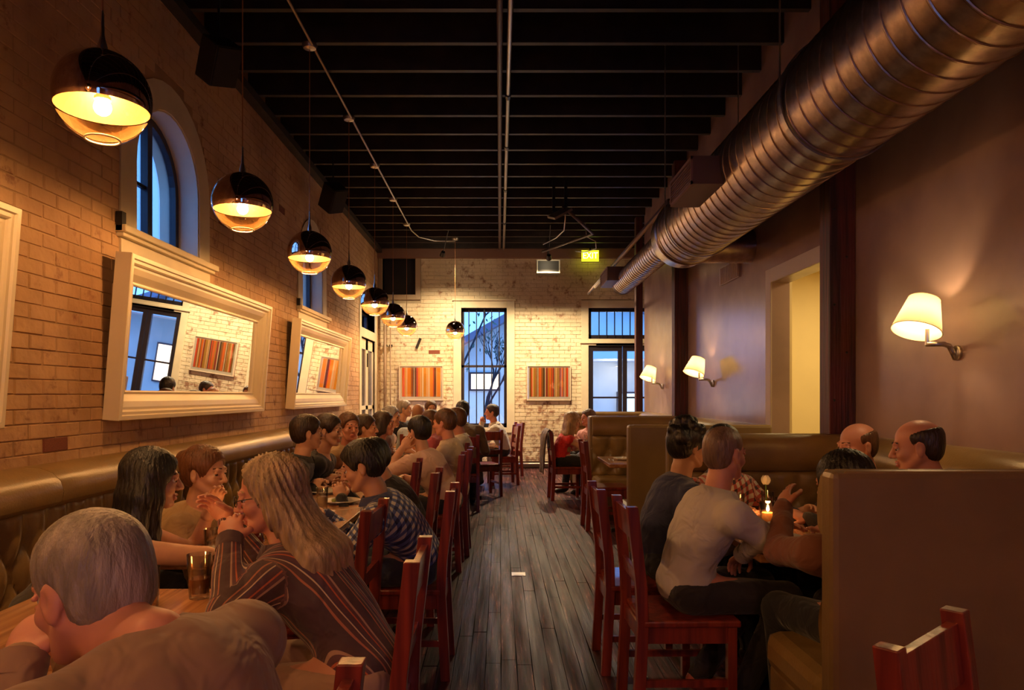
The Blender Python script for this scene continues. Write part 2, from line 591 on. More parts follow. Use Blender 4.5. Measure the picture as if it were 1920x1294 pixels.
def arch_window(idx, yc):
    w = thing('window_%d' % idx, None, None, (XL, yc, SILL)); w['kind'] = 'structure'
    mb = MB(); strip_solid(mb, arch_pts(yc, AR, SILL), arch_pts(yc, AR + .20, SILL), XL - .02, XL + .012)
    mb.obj('casing', M['trim_cream'], w, world=True)
    mb = MB(); strip_solid(mb, arch_pts(yc, AR - .012, SILL), arch_pts(yc, AR + .004, SILL), XL - .30, XL + .002)
    mb.obj('reveal', M['frame_white'], w, world=True, smooth='auto')
    xf = XL - .15
    mb = MB(); strip_solid(mb, arch_pts(yc, AR - .065, SILL), arch_pts(yc, AR - .01, SILL), xf - .05, xf)
    mb.box(xf - .05, xf, yc - AR, yc + AR, SILL, SILL + .07)
    mb.obj('window_frame', M['black_frame'], w, world=True)
    mb = MB(); mb.box(xf - .045, xf + .008, yc - .035, yc + .035, SILL + .05, SPRING + AR - .05)
    mb.obj('mullion', M['black_frame'], w, world=True)
    mb = MB()
    mb.box(xf - .035, xf - .008, yc - .25, yc - .228, SILL + .05, SPRING + AR * .80)
    mb.box(xf - .035, xf - .008, yc - AR + .04, yc, SILL + .42, SILL + .445)
    mb.obj('muntin', M['black_frame'], w, world=True)
    for s in (-1, 1):
        pts = [(yc, SILL + .05)] + [(yc + s * (AR - .03) * math.cos(t), SPRING + (AR - .03) * math.sin(t)) for t in [PI / 2 * k / 10 for k in range(11)]]
        pts = [(yc, SILL + .05), (yc + s * (AR - .03), SILL + .05)] + pts[1:]
        mb = MB(); mb.prism(pts, xf - .028, xf - .022, 'x')
        mb.obj('pane', M['glass'], w, world=True)
    mb = MB(); mb.box(xf, XL + .075, yc - AR - .26, yc + AR + .24, SILL - .045, SILL)
    mb.box(XL - .01, XL + .05, yc - AR - .24, yc + AR + .22, SILL - .07, SILL - .045)
    mb.obj('window_sill', M['trim_cream'], w, world=True, bevel=.006)
    mb = MB(); mb.box(XL - .01, XL + .014, yc - AR - .2, yc + AR + .2, 1.98, SILL - .07)
    mb.obj('apron_panel', M['trim_cream'], w, world=True)
    mb = MB(); mb.obox((XL + .03, yc - AR - .235, SILL + .02), (.04, .05, .12))
    mb.obj('latch', M['black'], w, world=True)
    return w


for i, yc in enumerate(WIN_Y):
    arch_window(i + 1, yc)

# ---- french door with transom in the left wall
d = thing('door_1', None, None, (XL, 13.11, 0)); d['kind'] = 'structure'
mb = MB()
for (a, b, c, e) in ((12.25, 12.42, 0, 3.12), (13.80, 13.97, 0, 3.12), (12.42, 13.80, 2.46, 2.62), (12.42, 13.80, 2.96, 3.12)):
    mb.box(XL - .28, XL + .02, a, b, c, e)
mb.obj('casing', M['trim_cream'], d, world=True, bevel=.004)
mb = MB()
for (a, b) in ((12.44, 13.10), (13.12, 13.78)):
    for (p, q) in ((a, a + .10), (b - .10, b)):
        mb.box(XL - .07, XL - .02, p, q, .02, 2.44)
    for (p, q) in ((.02, .32), (1.18, 1.25), (2.26, 2.44)):
        mb.box(XL - .07, XL - .02, a, b, p, q)
mb.obj('door_leaf', M['trim_cream'], d, world=True)
mb = MB()
for (a, b) in ((12.44, 13.10), (13.12, 13.78)):
    mb.box(XL - .075, XL - .05, b - .12, b - .10, .32, 2.26)
    mb.box(XL - .06, XL + .0, a - .02, a + .005, 1.95, 2.2)
    mb.box(XL - .06, XL + .0, a - .02, a + .005, .85, 1.05)
mb.obj('hinge', M['black'], d, world=True)
for (a, b) in ((12.54, 13.0), (13.22, 13.68)):
    for (p, q) in ((.32, 1.18), (1.25, 2.26)):
        MB().box(XL - .05, XL - .044, a, b, p, q).obj('pane', M['glass'], d, world=True)
MB().box(XL - .16, XL - .154, 12.5, 13.7, 2.64, 2.94).obj('transom_pane', M['glass'], d, world=True)
mb = MB()
for (a, b, c, e) in ((12.42, 12.5, 2.62, 2.96), (13.72, 13.80, 2.62, 2.96), (13.07, 13.15, 2.62, 2.96), (12.42, 13.8, 2.62, 2.66), (12.42, 13.8, 2.92, 2.96)):
    mb.box(XL - .19, XL - .13, a, b, c, e)
mb.obj('transom_frame', M['black_frame'], d, world=True)

# ---- far wall
FW = (-0.76, 0.14, 0.80, 3.16)
DK = (-2.31, -1.66, 3.42, 4.20)
DR = (1.75, 3.10, -0.01, 2.42)
TR = (1.75, 3.10, 2.55, 3.16)
holesF = [FW, DK, DR, TR]
mb = MB()
holes_boxes(mb, XL - .3, 3.7, 0, 4.62, holesF, lambda m, a, b, c, e: m.box(a, b, YF + .005, YF + .30, c, e))
wall_far = tag(mb.obj('wall_far', M['mortar_far']), kind='structure')
bh = [(-.915, .295, .70, 3.30), (DK[0] - .09, DK[1] + .11, 3.31, 4.4), (1.61, 3.4, 0, 3.31)]
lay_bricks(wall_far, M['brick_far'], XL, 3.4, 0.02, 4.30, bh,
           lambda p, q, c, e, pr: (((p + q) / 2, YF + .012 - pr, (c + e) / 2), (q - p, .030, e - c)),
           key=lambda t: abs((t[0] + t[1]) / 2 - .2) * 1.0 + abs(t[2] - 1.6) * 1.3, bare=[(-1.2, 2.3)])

# far window
w = thing('window_3', None, None, (-.31, YF, .8)); w['kind'] = 'structure'
mb = MB()
for (a, b, c, e) in ((-.915, FW[0], .70, 3.30), (FW[1], .295, .70, 3.30), (FW[0], FW[1], FW[3], 3.30), (FW[0], FW[1], .70, FW[2])):
    mb.box(a, b, YF - .02, YF + .28, c, e)
mb.box(-.94, .32, YF - .045, YF, 3.30, 3.335)
mb.obj('casing', M['trim_cream'], w, world=True, bevel=.005)
mb = MB()
for (a, b, c, e) in ((FW[0], FW[0] + .055, FW[2], FW[3]), (FW[1] - .055, FW[1], FW[2], FW[3]), (FW[0], FW[1], FW[3] - .07, FW[3]), (FW[0], FW[1], FW[2], FW[2] + .08), (FW[0], FW[1], 1.99, 2.035)):
    mb.box(a, b, YF + .08, YF + .14, c, e)
mb.obj('window_frame', M['black_frame'], w, world=True)
for k in range(1, 6):
    x = FW[0] + (FW[1] - FW[0]) * k / 6
    MB().tube([(x, YF + .06, FW[2] + .02), (x, YF + .06, FW[3] - .02)], .011 if k != 3 else .016, 8).obj('security_bar', M['black'], w, world=True)
for (c, e) in ((FW[2] + .08, 1.99), (2.035, FW[3] - .07)):
    MB().box(FW[0] + .055, FW[1] - .055, YF + .107, YF + .113, c, e).obj('pane', M['glass'], w, world=True)

# dark opening, upper left, backed by a flat black panel
w = thing('trim_1', None, None, (-1.98, YF, 3.4)); w['kind'] = 'structure'
mb = MB()
x0, x1, z0, z1 = DK
for (a, b, c, e) in ((x0 - .08, x0, z0 - .10, z1 + .1), (x1, x1 + .10, z0 - .10, z1 + .1), (x0, x1, z0 - .10, z0), (x0, x1, z1, z1 + .1)):
    mb.box(a, b, YF - .03, YF + .28, c, e)
mb.obj('casing', mat('tan_casing', (0.34, 0.24, 0.15), rough=.6), w, world=True, bevel=.004)
mb = MB(); mb.box(x0, x1, YF + .16, YF + .18, z0, z1)
mb.obj('dark_panel', M['black'], w, world=True)

# right-hand door pair with barred transom
d = thing('door_2', None, None, (2.4, YF, 0)); d['kind'] = 'structure'
mb = MB()
for (a, b, c, e) in ((1.61, 1.75, 0, 3.31), (3.10, 3.25, 0, 3.31), (1.75, 3.10, 3.16, 3.31), (1.75, 3.10, 2.42, 2.55)):
    mb.box(a, b, YF - .02, YF + .28, c, e)
mb.box(1.58, 3.3, YF - .05, YF, 2.46, 2.50)
mb.obj('casing', M['trim_cream'], d, world=True, bevel=.004)
mb = MB()
for (a, b, c, e) in ((1.75, 1.81, 2.55, 3.16), (3.04, 3.10, 2.55, 3.16), (1.75, 3.1, 3.09, 3.16), (1.75, 3.1, 2.55, 2.63)):
    mb.box(a, b, YF + .05, YF + .11, c, e)
mb.obj('transom_frame', M['black_frame'], d, world=True)
for k in range(1, 8):
    x = 1.81 + 1.23 * k / 8
    MB().box(x - .01, x + .01, YF + .03, YF + .05, 2.56, 3.15).obj('transom_bar', M['black'], d, world=True)
MB().box(1.81, 3.04, YF + .077, YF + .083, 2.63, 3.09).obj('transom_pane', M['glass'], d, world=True)
for (a, b) in ((1.76, 2.42), (2.43, 3.09)):
    mb = MB()
    for (p, q) in ((a, a + .085), (b - .085, b)):
        mb.box(p, q, YF + .02, YF + .07, .02, 2.41)
    for (p, q) in ((.02, .32), (1.375, 1.41), (2.31, 2.41)):
        mb.box(a + .085, b - .085, YF + .02, YF + .07, p, q)
    lf = mb.obj('door_leaf', M['black_frame'], d, world=True)
    for (p, q) in ((.32, 1.375), (1.41, 2.31)):
        MB().box(a + .085, b - .085, YF + .042, YF + .048, p, q).obj('pane', M['glass'], lf, world=True)
mb = MB(); mb.box(1.90, 2.75, YF - .02, YF + .03, 2.41, 2.48)
mb.obj('door_closer', M['black'], d, world=True)

# ---- right wall, burnished plaster, with the doorway
DW = (4.88, 6.11, -.01, 2.39)
mb = MB()
holes_boxes(mb, YB, 11.5, 0, 4.62, [DW], lambda m, a, b, c, e: m.box(XR, XR + .15, a, b, c, e))
mb.box(XR + .15, 3.55, 11.35, 11.5, 0, 4.62)
mb.box(3.40, 3.55, 11.5, YF + .3, 0, 4.62)
wall_right = tag(mb.obj('wall_right', M['plaster']), kind='structure')
mb = MB()
for (a, b, c, e) in ((4.76, 4.88, 0, 2.51), (6.11, 6.23, 0, 2.51), (4.88, 6.11, 2.39, 2.51)):
    mb.box(XR - .012, XR + .002, a, b, c, e)
tag(mb.obj('trim_2', mat('plaster_casing', (0.50, 0.40, 0.31), rough=.5), bevel=.003), kind='structure')
mb = MB()
mb.box(XR + .15, XR + .17, 4.6, 4.88, 0, 2.7); mb.box(XR + .15, XR + .17, 6.11, 7.2, 0, 2.7)
mb.box(XR + .17, 4.4, 4.5, 4.6, 0, 2.7); mb.box(XR + .17, 4.4, 7.2, 7.3, 0, 2.7)
mb.box(4.4, 4.5, 4.5, 7.3, 0, 2.7); mb.box(XR + .15, 4.5, 4.5, 7.3, 2.7, 2.8)
tag(mb.obj('wall_hallway', M['hall']), kind='structure')
lamp('hall_light', 'AREA', (3.3, 5.9, 2.65), 20, (1.0, .72, .32), size=.6, aim=(3.3, 5.9, 0))

# back of the room, behind the camera
mb = MB()
hB = [(.45, 1.35, 1.0, 2.8)]
holes_boxes(mb, XL - .3, XR + .15, 0, 4.62, hB, lambda m, a, b, c, e: m.box(a, b, YB - .2, YB, c, e))
tag(mb.obj('wall_back', mat('brown_back_wall', (0.25, 0.13, 0.08), rough=.6)), kind='structure')

for i, (a, b, c, e) in enumerate(hB):
    w = thing('window_%d' % (4 + i), None, None, ((a + b) / 2, YB, c)); w['kind'] = 'structure'
    mb = MB()
    for (p, q, r_, s_) in ((a, a + .06, c, e), (b - .06, b, c, e), (a, b, c, c + .06), (a, b, e - .06, e), ((a + b) / 2 - .02, (a + b) / 2 + .02, c, e), (a, b, 1.9, 1.94)):
        mb.box(p, q, YB - .12, YB - .06, r_, s_)
    mb.obj('window_frame', M['black_frame'], w, world=True)
    MB().box(a, b, YB - .093, YB - .087, c, e).obj('pane', M['glass'], w, world=True)

# posts along the right wall
for i, (x0, y0, y1) in enumerate(((2.14, 4.67, 4.82), (2.145, 8.83, 8.98), (2.20, 11.62, 11.76))):
    mb = MB(); mb.box(x0, XR if i < 2 else XR, y0, y1, 0, HC + .02)
    p = tag(mb.obj('trim_%d' % (3 + i), M['post'], bevel=.006), kind='structure')
    if i == 0:
        mb = MB()
        for k in range(9):
            mb.sphere((2.17 + (k % 2) * .08, y0 - .002, 1.4 + k * .31), .008, 8, 6)
        mb.obj('nail_heads', M['black'], p)

# ---- ceiling
mb = MB(); mb.box(XL - .3, 3.7, YB - .2, YF + .3, 4.60, 4.70)
ceiling = tag(mb.obj('ceiling', M['ceiling']), kind='structure')
mb = MB()
k = 0
y = 5.34 - .508 * 18
while y < YF - .05:
    if y > YB + .1:
        z0 = HC + rnd.uniform(-.004, .004)
        vs = MB().box(XL - .005, 3.4 if y > 11.5 else XR, y, y + .05, z0, 4.60)
        vs.obj('joist', M['joist'], ceiling)
    y += .508
x = XL
while x < 3.4:                                        # boards above the joists
    MB().box(x, min(x + .245, 3.4), YB, YF, 4.575, 4.602).obj('ceiling_board', M['ceiling'], ceiling)
    x += .25
mb = MB(); mb.box(XL, 3.4, YF - .14, YF + .0, 4.13, HC)
tag(mb.obj('trim_6', mat('brown_wall_plate', (0.20, 0.10, 0.065), rough=.6)), kind='structure')
mb = MB(); mb.box(XL, XL + .10, YB, YF - .14, 4.22, HC)
tag(mb.obj('trim_7', M['joist']), kind='structure')

# ---- floor
mb = MB(); mb.box(XL - .3, 4.5, YB - .2, YF + .3, -.12, -.014)
floor = tag(mb.obj('floor', mat('subfloor', (0.02, 0.012, 0.012), rough=.7)), kind='structure')
pl = []
x = XL
PW = .083
while x < 3.4:
    y = YB + rnd.uniform(-1.5, 0)
    while y < YF:
        L = rnd.uniform(.9, 2.3)
        a, b = max(y, YB), min(y + L, YF)
        if b - a > .05:
            pl.append((x, a, b))
        y += L
    x += PW
pl.sort(key=lambda t: (0 if (-.5 < t[0] < .72 and t[2] > 3.2) else 1, max(t[1], 3.2)))
plank = unit_obj('plank', M['plank'])
mb = MB()
for i, (x, a, b) in enumerate(pl):
    tz = rnd.uniform(-.0016, .0016)
    g = .0022
    if i < 300:
        o = inst(plank, (x + PW / 2, (a + b) / 2, -.0095 + tz), floor, name='plank')
        o.scale = (PW - g, b - a - .003, .019); o.rotation_euler = (0, rnd.uniform(-.012, .012), 0)
    else:
        mb.box(x + g / 2, x + PW - g / 2, a, b - .003, -.019 + tz, tz)
tag(mb.obj('outer_planks', M['plank'], floor), kind='stuff')
mb = MB(); mb.box(-.05, .06, 0, .11, 0, .004); mb.box(-.035, .045, .015, .095, .004, .006)
t = mb.obj('floor_outlet', M['steel']); t.location = (.145, 5.7, .001)
tag(t, 'square steel outlet cover set in the aisle floorboards', 'floor outlet')

mb = MB(); mb.box(XL, 1.6, YF - .022, YF - .002, 0, .14)
tag(mb.obj('baseboard_far', mat('dark_baseboard', (.06, .03, .02), rough=.5)), kind='structure')


# ------------------------------------------------------------------ outside, seen through the glass
mb = MB(); mb.box(-40, 40, YF + .35, 60, -.2, -.1); mb.box(-40, XL - .35, -30, YF + .35, -.2, -.1)
tag(mb.obj('street', mat('grey_paving', (.30, .29, .30), rough=.8, noise=.3, nscale=2)), kind='structure')

b_ = thing('building', 'pale stucco house across the street with a sloped roof and lit windows', 'building', (0, 24, 0))
mb = MB(); mb.prism([(-3.0, -.1), (9.5, -.1), (9.5, 2.1), (2.6, 5.2), (-3.0, 2.3)], 0, 5, 'y')
mb.obj('wall', mat('pale_stucco', (.62, .62, .55), rough=.8, noise=.1, nscale=1), b_)
mb = MB(); mb.prism([(-3.7, 1.95), (2.6, 5.45), (10.0, 1.95), (10.0, 1.75), (2.6, 5.15), (-3.7, 1.75)], -.6, 5.4, 'y')
mb.obj('roof', mat('slate_roof', (.16, .15, .20), rough=.7), b_)
lit = emit('lit_window', (1.0, .74, .42), 1.6)
blu = emit('cool_lit_window', (.55, .82, 1.0), .9)
for (x, z, w_, h_, m_) in ((-.5, 1.9, .9, .5, lit), (2.6, 1.0, .7, 1.0, blu), (4.3, 1.0, .7, 1.0, blu), (-3.2, 1.1, .8, 1.3, lit), (6.3, 1.1, .9, 1.2, lit)):
    fr = MB().box(x - w_ / 2 - .06, x + w_ / 2 + .06, -.08, .02, z - h_ / 2 - .06, z + h_ / 2 + .06).obj('window', M['black_frame'], b_)
    MB().box(x - w_ / 2, x + w_ / 2, -.09, -.08, z - h_ / 2, z + h_ / 2).obj('pane', m_, fr)
mb = MB(); mb.box(1.9, 8, -2.2, 0, 2.55, 2.75)
for x in (2.0, 4.6, 7.8):
    mb.box(x, x + .16, -2.15, -2.0, -.1, 2.55)
mb.obj('porch', mat('porch_white', (.7, .7, .72), rough=.6), b_)
for i, (x, y) in enumerate(((2.55, 20.0), (3.9, 21.2))):
    t = thing('ceiling_lamp', ('white outdoor lamp glowing under the porch, behind the left door pane' if i == 0 else 'white outdoor lamp glowing under the porch, behind the right door pane'), 'lamp', (x, y + 2.2, 2.40))
    MB().lathe([(.0, .14), (.02, .14), (.02, .04), (.16, .0), (.16, -.02), (0, -.02)], n=16).obj('shade', M['frame_white'], t)
    MB().sphere((0, 0, -.04), .07).obj('bulb', emit('porch_bulb', (1, .9, .75), 30), t)


def tree(name, label, loc, h, seed, spread=.5, leaves=0, leaf_c=(.05, .12, .03), tr=.09):
    t = thing(name, label, 'tree', loc)
    r = random.Random(seed)
    mb = MB(); tips = []
    def grow(p, d, L, rad, lv):
        q = p + d * L
        mid = p + d * L * .5 + Vector((r.uniform(-1, 1), r.uniform(-1, 1), 0)) * L * .05
        mb.tube([p, mid, q], [rad, rad * .85, rad * .65], 6, cap=False)
        if lv == 0:
            tips.append(q); return
        tips.append(q)
        for k in range(3 if lv > 1 else 2):
            nd = (d + Vector((r.uniform(-1, 1) * spread, r.uniform(-1, 1) * spread, r.uniform(-.1, .4)))).normalized()
            grow(q, nd, L * r.uniform(.62, .85), rad * .62, lv - 1)
    grow(Vector((0, 0, 0)), Vector((0, 0, 1)), h * .30, tr, 4)
    mb.obj('trunk', mat('dark_bark', (.035, .028, .03), rough=.9), t)
    if leaves:
        lb = MB()
        for k in range(leaves):
            c = r.choice(tips) + Vector((r.gauss(0, .22), r.gauss(0, .22), r.gauss(0, .2)))
            a = Vector((r.uniform(-1, 1), r.uniform(-1, 1), r.uniform(-1, 1))).normalized(); b2 = a.orthogonal().normalized()
            s = r.uniform(.05, .10)
            lb.add([c - a * s, c + b2 * s * .4, c + a * s, c - b2 * s * .4], [(0, 1, 2, 3)])
        o = lb.obj('foliage', mat(name + '_leaves', leaf_c, rough=.6), t); tag(o, kind='stuff')
    return t


tree('bare_tree', 'bare branching tree just outside the tall barred window', (-.35, 16.6, -.1), 3.6, 5, .55, 60, (.08, .10, .05), .05)
tree('street_tree', 'tall leafy tree seen through the barred window, behind the bare tree', (-1.2, 21.5, -.1), 7.5, 9, .6, 900, (.05, .10, .05), .06)
tree('garden_tree', 'leafy tree outside the nearer arched window', (-5.2, 6.9, -.1), 6.0, 3, .6, 2600, (.05, .14, .05), .10)
lamp('facade_fill', 'POINT', (-.6, 21.9, .8), 45, (1, .93, .82), size=.2)  # added lamp without a fixture, brightens the house front
lamp('facade_fill', 'POINT', (3.6, 22.5, 2.1), 25, (.9, .93, 1), size=.2)  # second added fill lamp, whitens the front by the porch
lp = thing('street_lamp', 'glowing street lamp shining through the nearer arched window', 'lamp', (-4.7, 8.05, -.1))
MB().tube([(0, 0, 0), (0, 0, 3.55)], .04, 8).obj('pole', M['black'], lp)
MB().sphere((0, 0, 3.62), .07).obj('globe', emit('street_globe', (1, .72, .38), 60), lp)

# ------------------------------------------------------------------ spiral duct
def spiral_duct(mb, c, r, y0, y1, pitch=.125, n=48, mi=0):
    prof = [(0.0, 0.0), (.86, 0.0), (.88, .005), (.93, .005), (.95, -.004), (.985, -.004)]
    rings = []
    k = int(y0 / pitch) - 1
    ys = []
    while k * pitch < y1 + pitch:
        for (t, h) in prof:
            ys.append(((k + t) * pitch, h))
        k += 1
    vs, fs = [], []
    for (y, h) in ys:
        for j in range(n + 1):
            th = 2 * PI * j / n
            yy = min(max(y + pitch * 2.0 * (j / n) * .5, y0), y1)
            vs.append((c[0] + (r + h) * math.cos(th), yy, c[1] + (r + h) * math.sin(th)))
    for i in range(len(ys) - 1):
        for j in range(n):
            a = i * (n + 1) + j
            fs.append((a, a + 1, a + n + 2, a + n + 1))
    mb.add(vs, fs, mi)


DX, DZ, DRr = 1.71, 1.43 + 1.49, .30
duct = thing('air_duct', 'large spiral galvanised air duct running under the joists along the plaster wall', 'duct', (DX, 3.0, DZ))
mb = MB(); spiral_duct(mb, (DX, DZ), DRr, YB, 6.55)
mb.obj('main_duct', M['galv'], duct, world=True, smooth='auto')
ry = Matrix.Rotation(-PI / 2, 3, 'X')          # lathe axis z -> y
mb = MB(); mb.lathe([(DRr, 0), (DRr + .012, .01), (DRr + .012, .03), (DRr, .04), (DRr - .005, .25), (DRr - .06, .34), (.15, .40), (.15, .44)], (DX, 6.5, DZ), 48, rot=Matrix.Rotation(-PI / 2, 3, 'X'))
mb.obj('reducer', M['galv'], duct, world=True, smooth='auto')
SZ, SX = 1.43 + 1.53, 1.68
mb = MB(); spiral_duct(mb, (SX, SZ), .145, 6.85, 9.85, pitch=.10)
mb.lathe([(.0, 0), (.10, 0), (.14, -.02), (.15, -.05)], (SX, 9.85, SZ), 32, rot=Matrix.Rotation(-PI / 2, 3, 'X'))
mb.obj('small_duct', M['galv'], duct, world=True, smooth='auto')
mb = MB()
mb.lathe([(.15, 0), (.15, .45)], (DX + .15, 6.62, DZ - .12), 32, rot=Matrix.Rotation(PI / 2, 3, 'Y'))
mb.obj('branch_duct', M['galv'], duct, world=True, smooth='auto')


def register_box(x0, x1, y0, y1, z0, z1):
    mb = MB(); mb.box(x0, x1, y0, y1, z0, z1)
    bx = mb.obj('register_box', M['galv_dark'], duct, world=True)
    mb = MB()
    for (a, b, c, d) in ((y0, y0 + .02, z0, z1), (y1 - .02, y1, z0, z1), (y0, y1, z0, z0 + .02), (y0, y1, z1 - .02, z1)):
        mb.box(x0 - .012, x0, a, b, c, d)
    zz = z0 + .03
    while zz < z1 - .03:
        mb.box(x0 - .008, x0 + .002, y0 + .02, y1 - .02, zz, zz + .006)
        zz += .018
    mb.obj('grille', mat('dusky_grille', (.30, .17, .15), rough=.5, metal=.4), bx, world=True)
    return bx


register_box(1.24, 1.62, 4.62, 5.20, 2.79, 2.97)
register_box(1.40, 1.62, 9.30, 9.95, 2.92, 3.10)
for y in (1.2, 3.6, 6.1):
    mb = MB()
    mb.lathe([(DRr + .008, -.018), (DRr + .016, -.018), (DRr + .016, .018), (DRr + .008, .018)], (DX, y, DZ), 48, rot=Matrix.Rotation(-PI / 2, 3, 'X'), close=True)
    for s in (-1, 1):
        mb.tube([(DX + s * (DRr + .01), y, DZ), (DX + s * (DRr + .01), y, 4.60)], .005, 6)
    mb.obj('hanger_strap', M['conduit'], duct, world=True)
# wall vent and dome cap near the branch
t = thing('wall_vent', 'small louvred vent grille high on the plaster wall under the duct', 'vent', (XR, 7.2, 2.66))
mb = MB(); mb.box(-.02, 0, -.30, .30, -.09, .09); mb.obj('frame', mat('vent_frame', (.35, .24, .2), rough=.5), t)
mb = MB()
for k in range(12):
    mb.box(-.03, -.018, -.28 + k * .047, -.262 + k * .047, -.08, .08)
mb.obj('slat', mat('vent_slat', (.5, .34, .26), rough=.5), t)
t = thing('dome_lamp', 'polished metal dome fitting on the plaster wall beside the duct branch', 'fitting', (XR, 6.95, 2.79))
MB().lathe([(0, .10), (.05, .09), (.08, .06), (.09, 0), (.09, -.02)], n=24, rot=Matrix.Rotation(-PI / 2, 3, 'Y')).obj('dome', M['steel'], t, smooth=True)

# ------------------------------------------------------------------ conduits and pipes on the ceiling
def pipe(name, label, pts, r, m, cat='pipe', n=8, couplings=()):
    base = Vector(pts[0])
    t = thing(name, label, cat, base)
    MB().tube(pts, r, n).obj('run', m, t, world=True, smooth=True)
    for c in couplings:
        MB().tube([(c[0], c[1] - .04, c[2]), (c[0], c[1] + .04, c[2])], r * 1.35, n).obj('coupling', M['black'], t, world=True)
    if cat == 'pipe' and pts[0][1] > 14 and abs(pts[0][0] - pts[-1][0]) < .01:
        for z in (.8, 2.4):
            MB().box(pts[0][0] - .03, pts[0][0] + .03, pts[0][1], YF + .01, z, z + .03).obj('clamp', M['black'], t, world=True)
    return t


pipe('conduit', 'bright steel conduit running down the middle of the dark ceiling', [(.078, YB, 4.26), (.078, 13.9, 4.26)], .021, M['conduit'], 'conduit', couplings=[(.078, y, 4.26) for y in (6.8, 8.2, 9.9, 11.8)])
pipe('conduit', 'dark painted conduit beside the bright one along the middle of the ceiling', [(.0, YB, 4.27), (.0, 13.9, 4.27)], .024, mat('dark_conduit', (.09, .05, .045), rough=.5), 'conduit')
pipe('conduit', 'thin conduit linking the pendant canopies along the ceiling', [(-1.52, YB, 4.275), (-1.52, 12.4, 4.275), (-1.45, 12.9, 4.275), (-1.2, 13.22, 4.275), (-.82, 13.25, 4.275)], .012, M['conduit'], 'conduit')
pipe('pipe', 'pale gas pipe hanging beside the small duct', [(1.52, 6.7, 3.16), (1.52, 11.5, 3.16)], .018, mat('yellowed_pipe', (.55, .42, .22), rough=.5))
pipe('pipe', 'grey pipe hung above the small duct near the far end', [(1.62, 6.9, 3.30), (1.62, 13.2, 3.30)], .02, mat('dark_conduit', (0, 0, 0)))
pipe('pipe', 'vertical brown downpipe in the far left corner', [(XL + .16, 14.06, .1), (XL + .16, 14.06, 3.35)], .028, mat('brown_pipe', (.30, .20, .13), rough=.5), n=10)
pipe('pipe', 'thin vertical pipe beside the downpipe in the far left corner', [(XL + .26, 14.1, .1), (XL + .26, 14.1, 2.9)], .012, mat('brown_pipe', (0, 0, 0)), n=8)
pipe('pipe', 'dark pipe branching diagonally under the far ceiling', [(.85, 9.6, 3.95), (1.45, 11.2, 3.95), (.75, 12.6, 3.95)], .022, mat('grey_dark_pipe', (.10, .07, .07), rough=.4, metal=.5))
pipe('cable', 'loose pale cable drooping from the far ceiling left of the exit sign', [(1.0, 10.95, 4.31), (1.0, 11.0, 4.12), (1.0, 11.2, 4.0), (.9, 11.5, 3.95), (.72, 11.9, 3.93)], .009, M['steel'], 'cable', n=6)
pipe('cable', 'loose pale cable looping from the ceiling above the exit sign', [(1.42, 11.97, 4.31), (1.45, 12.0, 4.08), (1.60, 12.0, 4.0), (1.62, 12.1, 3.9), (1.45, 12.3, 3.88), (1.3, 12.4, 3.92)], .009, M['steel'], 'cable', n=6)
pipe('pipe', 'low steam pipe along the foot of the far brick wall', [(.2, YF - .07, .09), (1.5, YF - .07, .09)], .025, M['conduit'])
t = thing('projector_bracket', 'dark angled bracket hung from the joists right of the middle conduit', 'bracket', (.80, 9.6, 4.3))
mb = MB(); mb.box(-.10, -.06, -.02, .02, -.42, 0); mb.box(.06, .10, -.02, .02, -.36, 0); mb.obj('rod', M['black'], t)
MB().obox((0, 0, -.44), (.26, .46, .03), Matrix.Rotation(R(-28), 3, 'Y') @ Matrix.Rotation(R(18), 3, 'X')).obj('plate', mat('grey_plate', (.22, .17, .16), rough=.4, metal=.5), t)

# ------------------------------------------------------------------ pendants
def sph_arc(r, a0, a1, n):
    return [(r * math.sin(a0 + (a1 - a0) * k / n), r * math.cos(a0 + (a1 - a0) * k / n)) for k in range(n + 1)]


PR = .178
def make_pendant(label, loc, top):
    t = thing('pendant_lamp', label, 'lamp', loc, 0, 'mirrored globe pendants over the left tables')
    MB().lathe(sph_arc(PR, .10, 1.855, 20), n=48).obj('mirrored_cap', M['chrome'], t, smooth=True)
    MB().lathe(sph_arc(PR - .004, .12, 1.845, 18), n=40).obj('reflector', M['liner'], t, smooth=True)
    MB().lathe(sph_arc(PR - .001, 1.855, PI - .36, 16), n=48).obj('glass_bowl', M['glass_bowl'], t, smooth=True)
    a = PI - .36
    MB().lathe([((PR - .001) * math.sin(a) + .004 * math.cos(q), (PR - .001) * math.cos(a) + .004 * math.sin(q)) for q in [k * PI / 4 for k in range(9)]], n=32).obj('bottom_ring', mat('ring_glass', (.85, .72, .5), rough=.1, spec=.8), t, smooth=True)
    MB().lathe([(.0, .06), (.022, .06), (.022, .005), (.03, .0), (.03, -.012), (0, -.012)], n=16).obj('socket', M['frame_white'], t, smooth='auto')
    MB().sphere((0, 0, -.040), .032, 16, 10).obj('bulb', M['bulb'], t, smooth=True)
    MB().lathe([(.018, PR - .005), (.018, PR + .02), (.008, PR + .06), (.004, PR + .16)], n=12).obj('stem', M['steel'], t, smooth=True)
    MB().tube([(0, 0, PR + .12), (0, 0, top - .02)], .0035, 6).obj('cord', M['cord'], t)
    c = MB().lathe([(0, top), (.062, top), (.062, top - .012), (.05, top - .035), (.012, top - .045), (0, top - .045)], n=24).obj('canopy', M['steel'], t, smooth='auto')
    return t


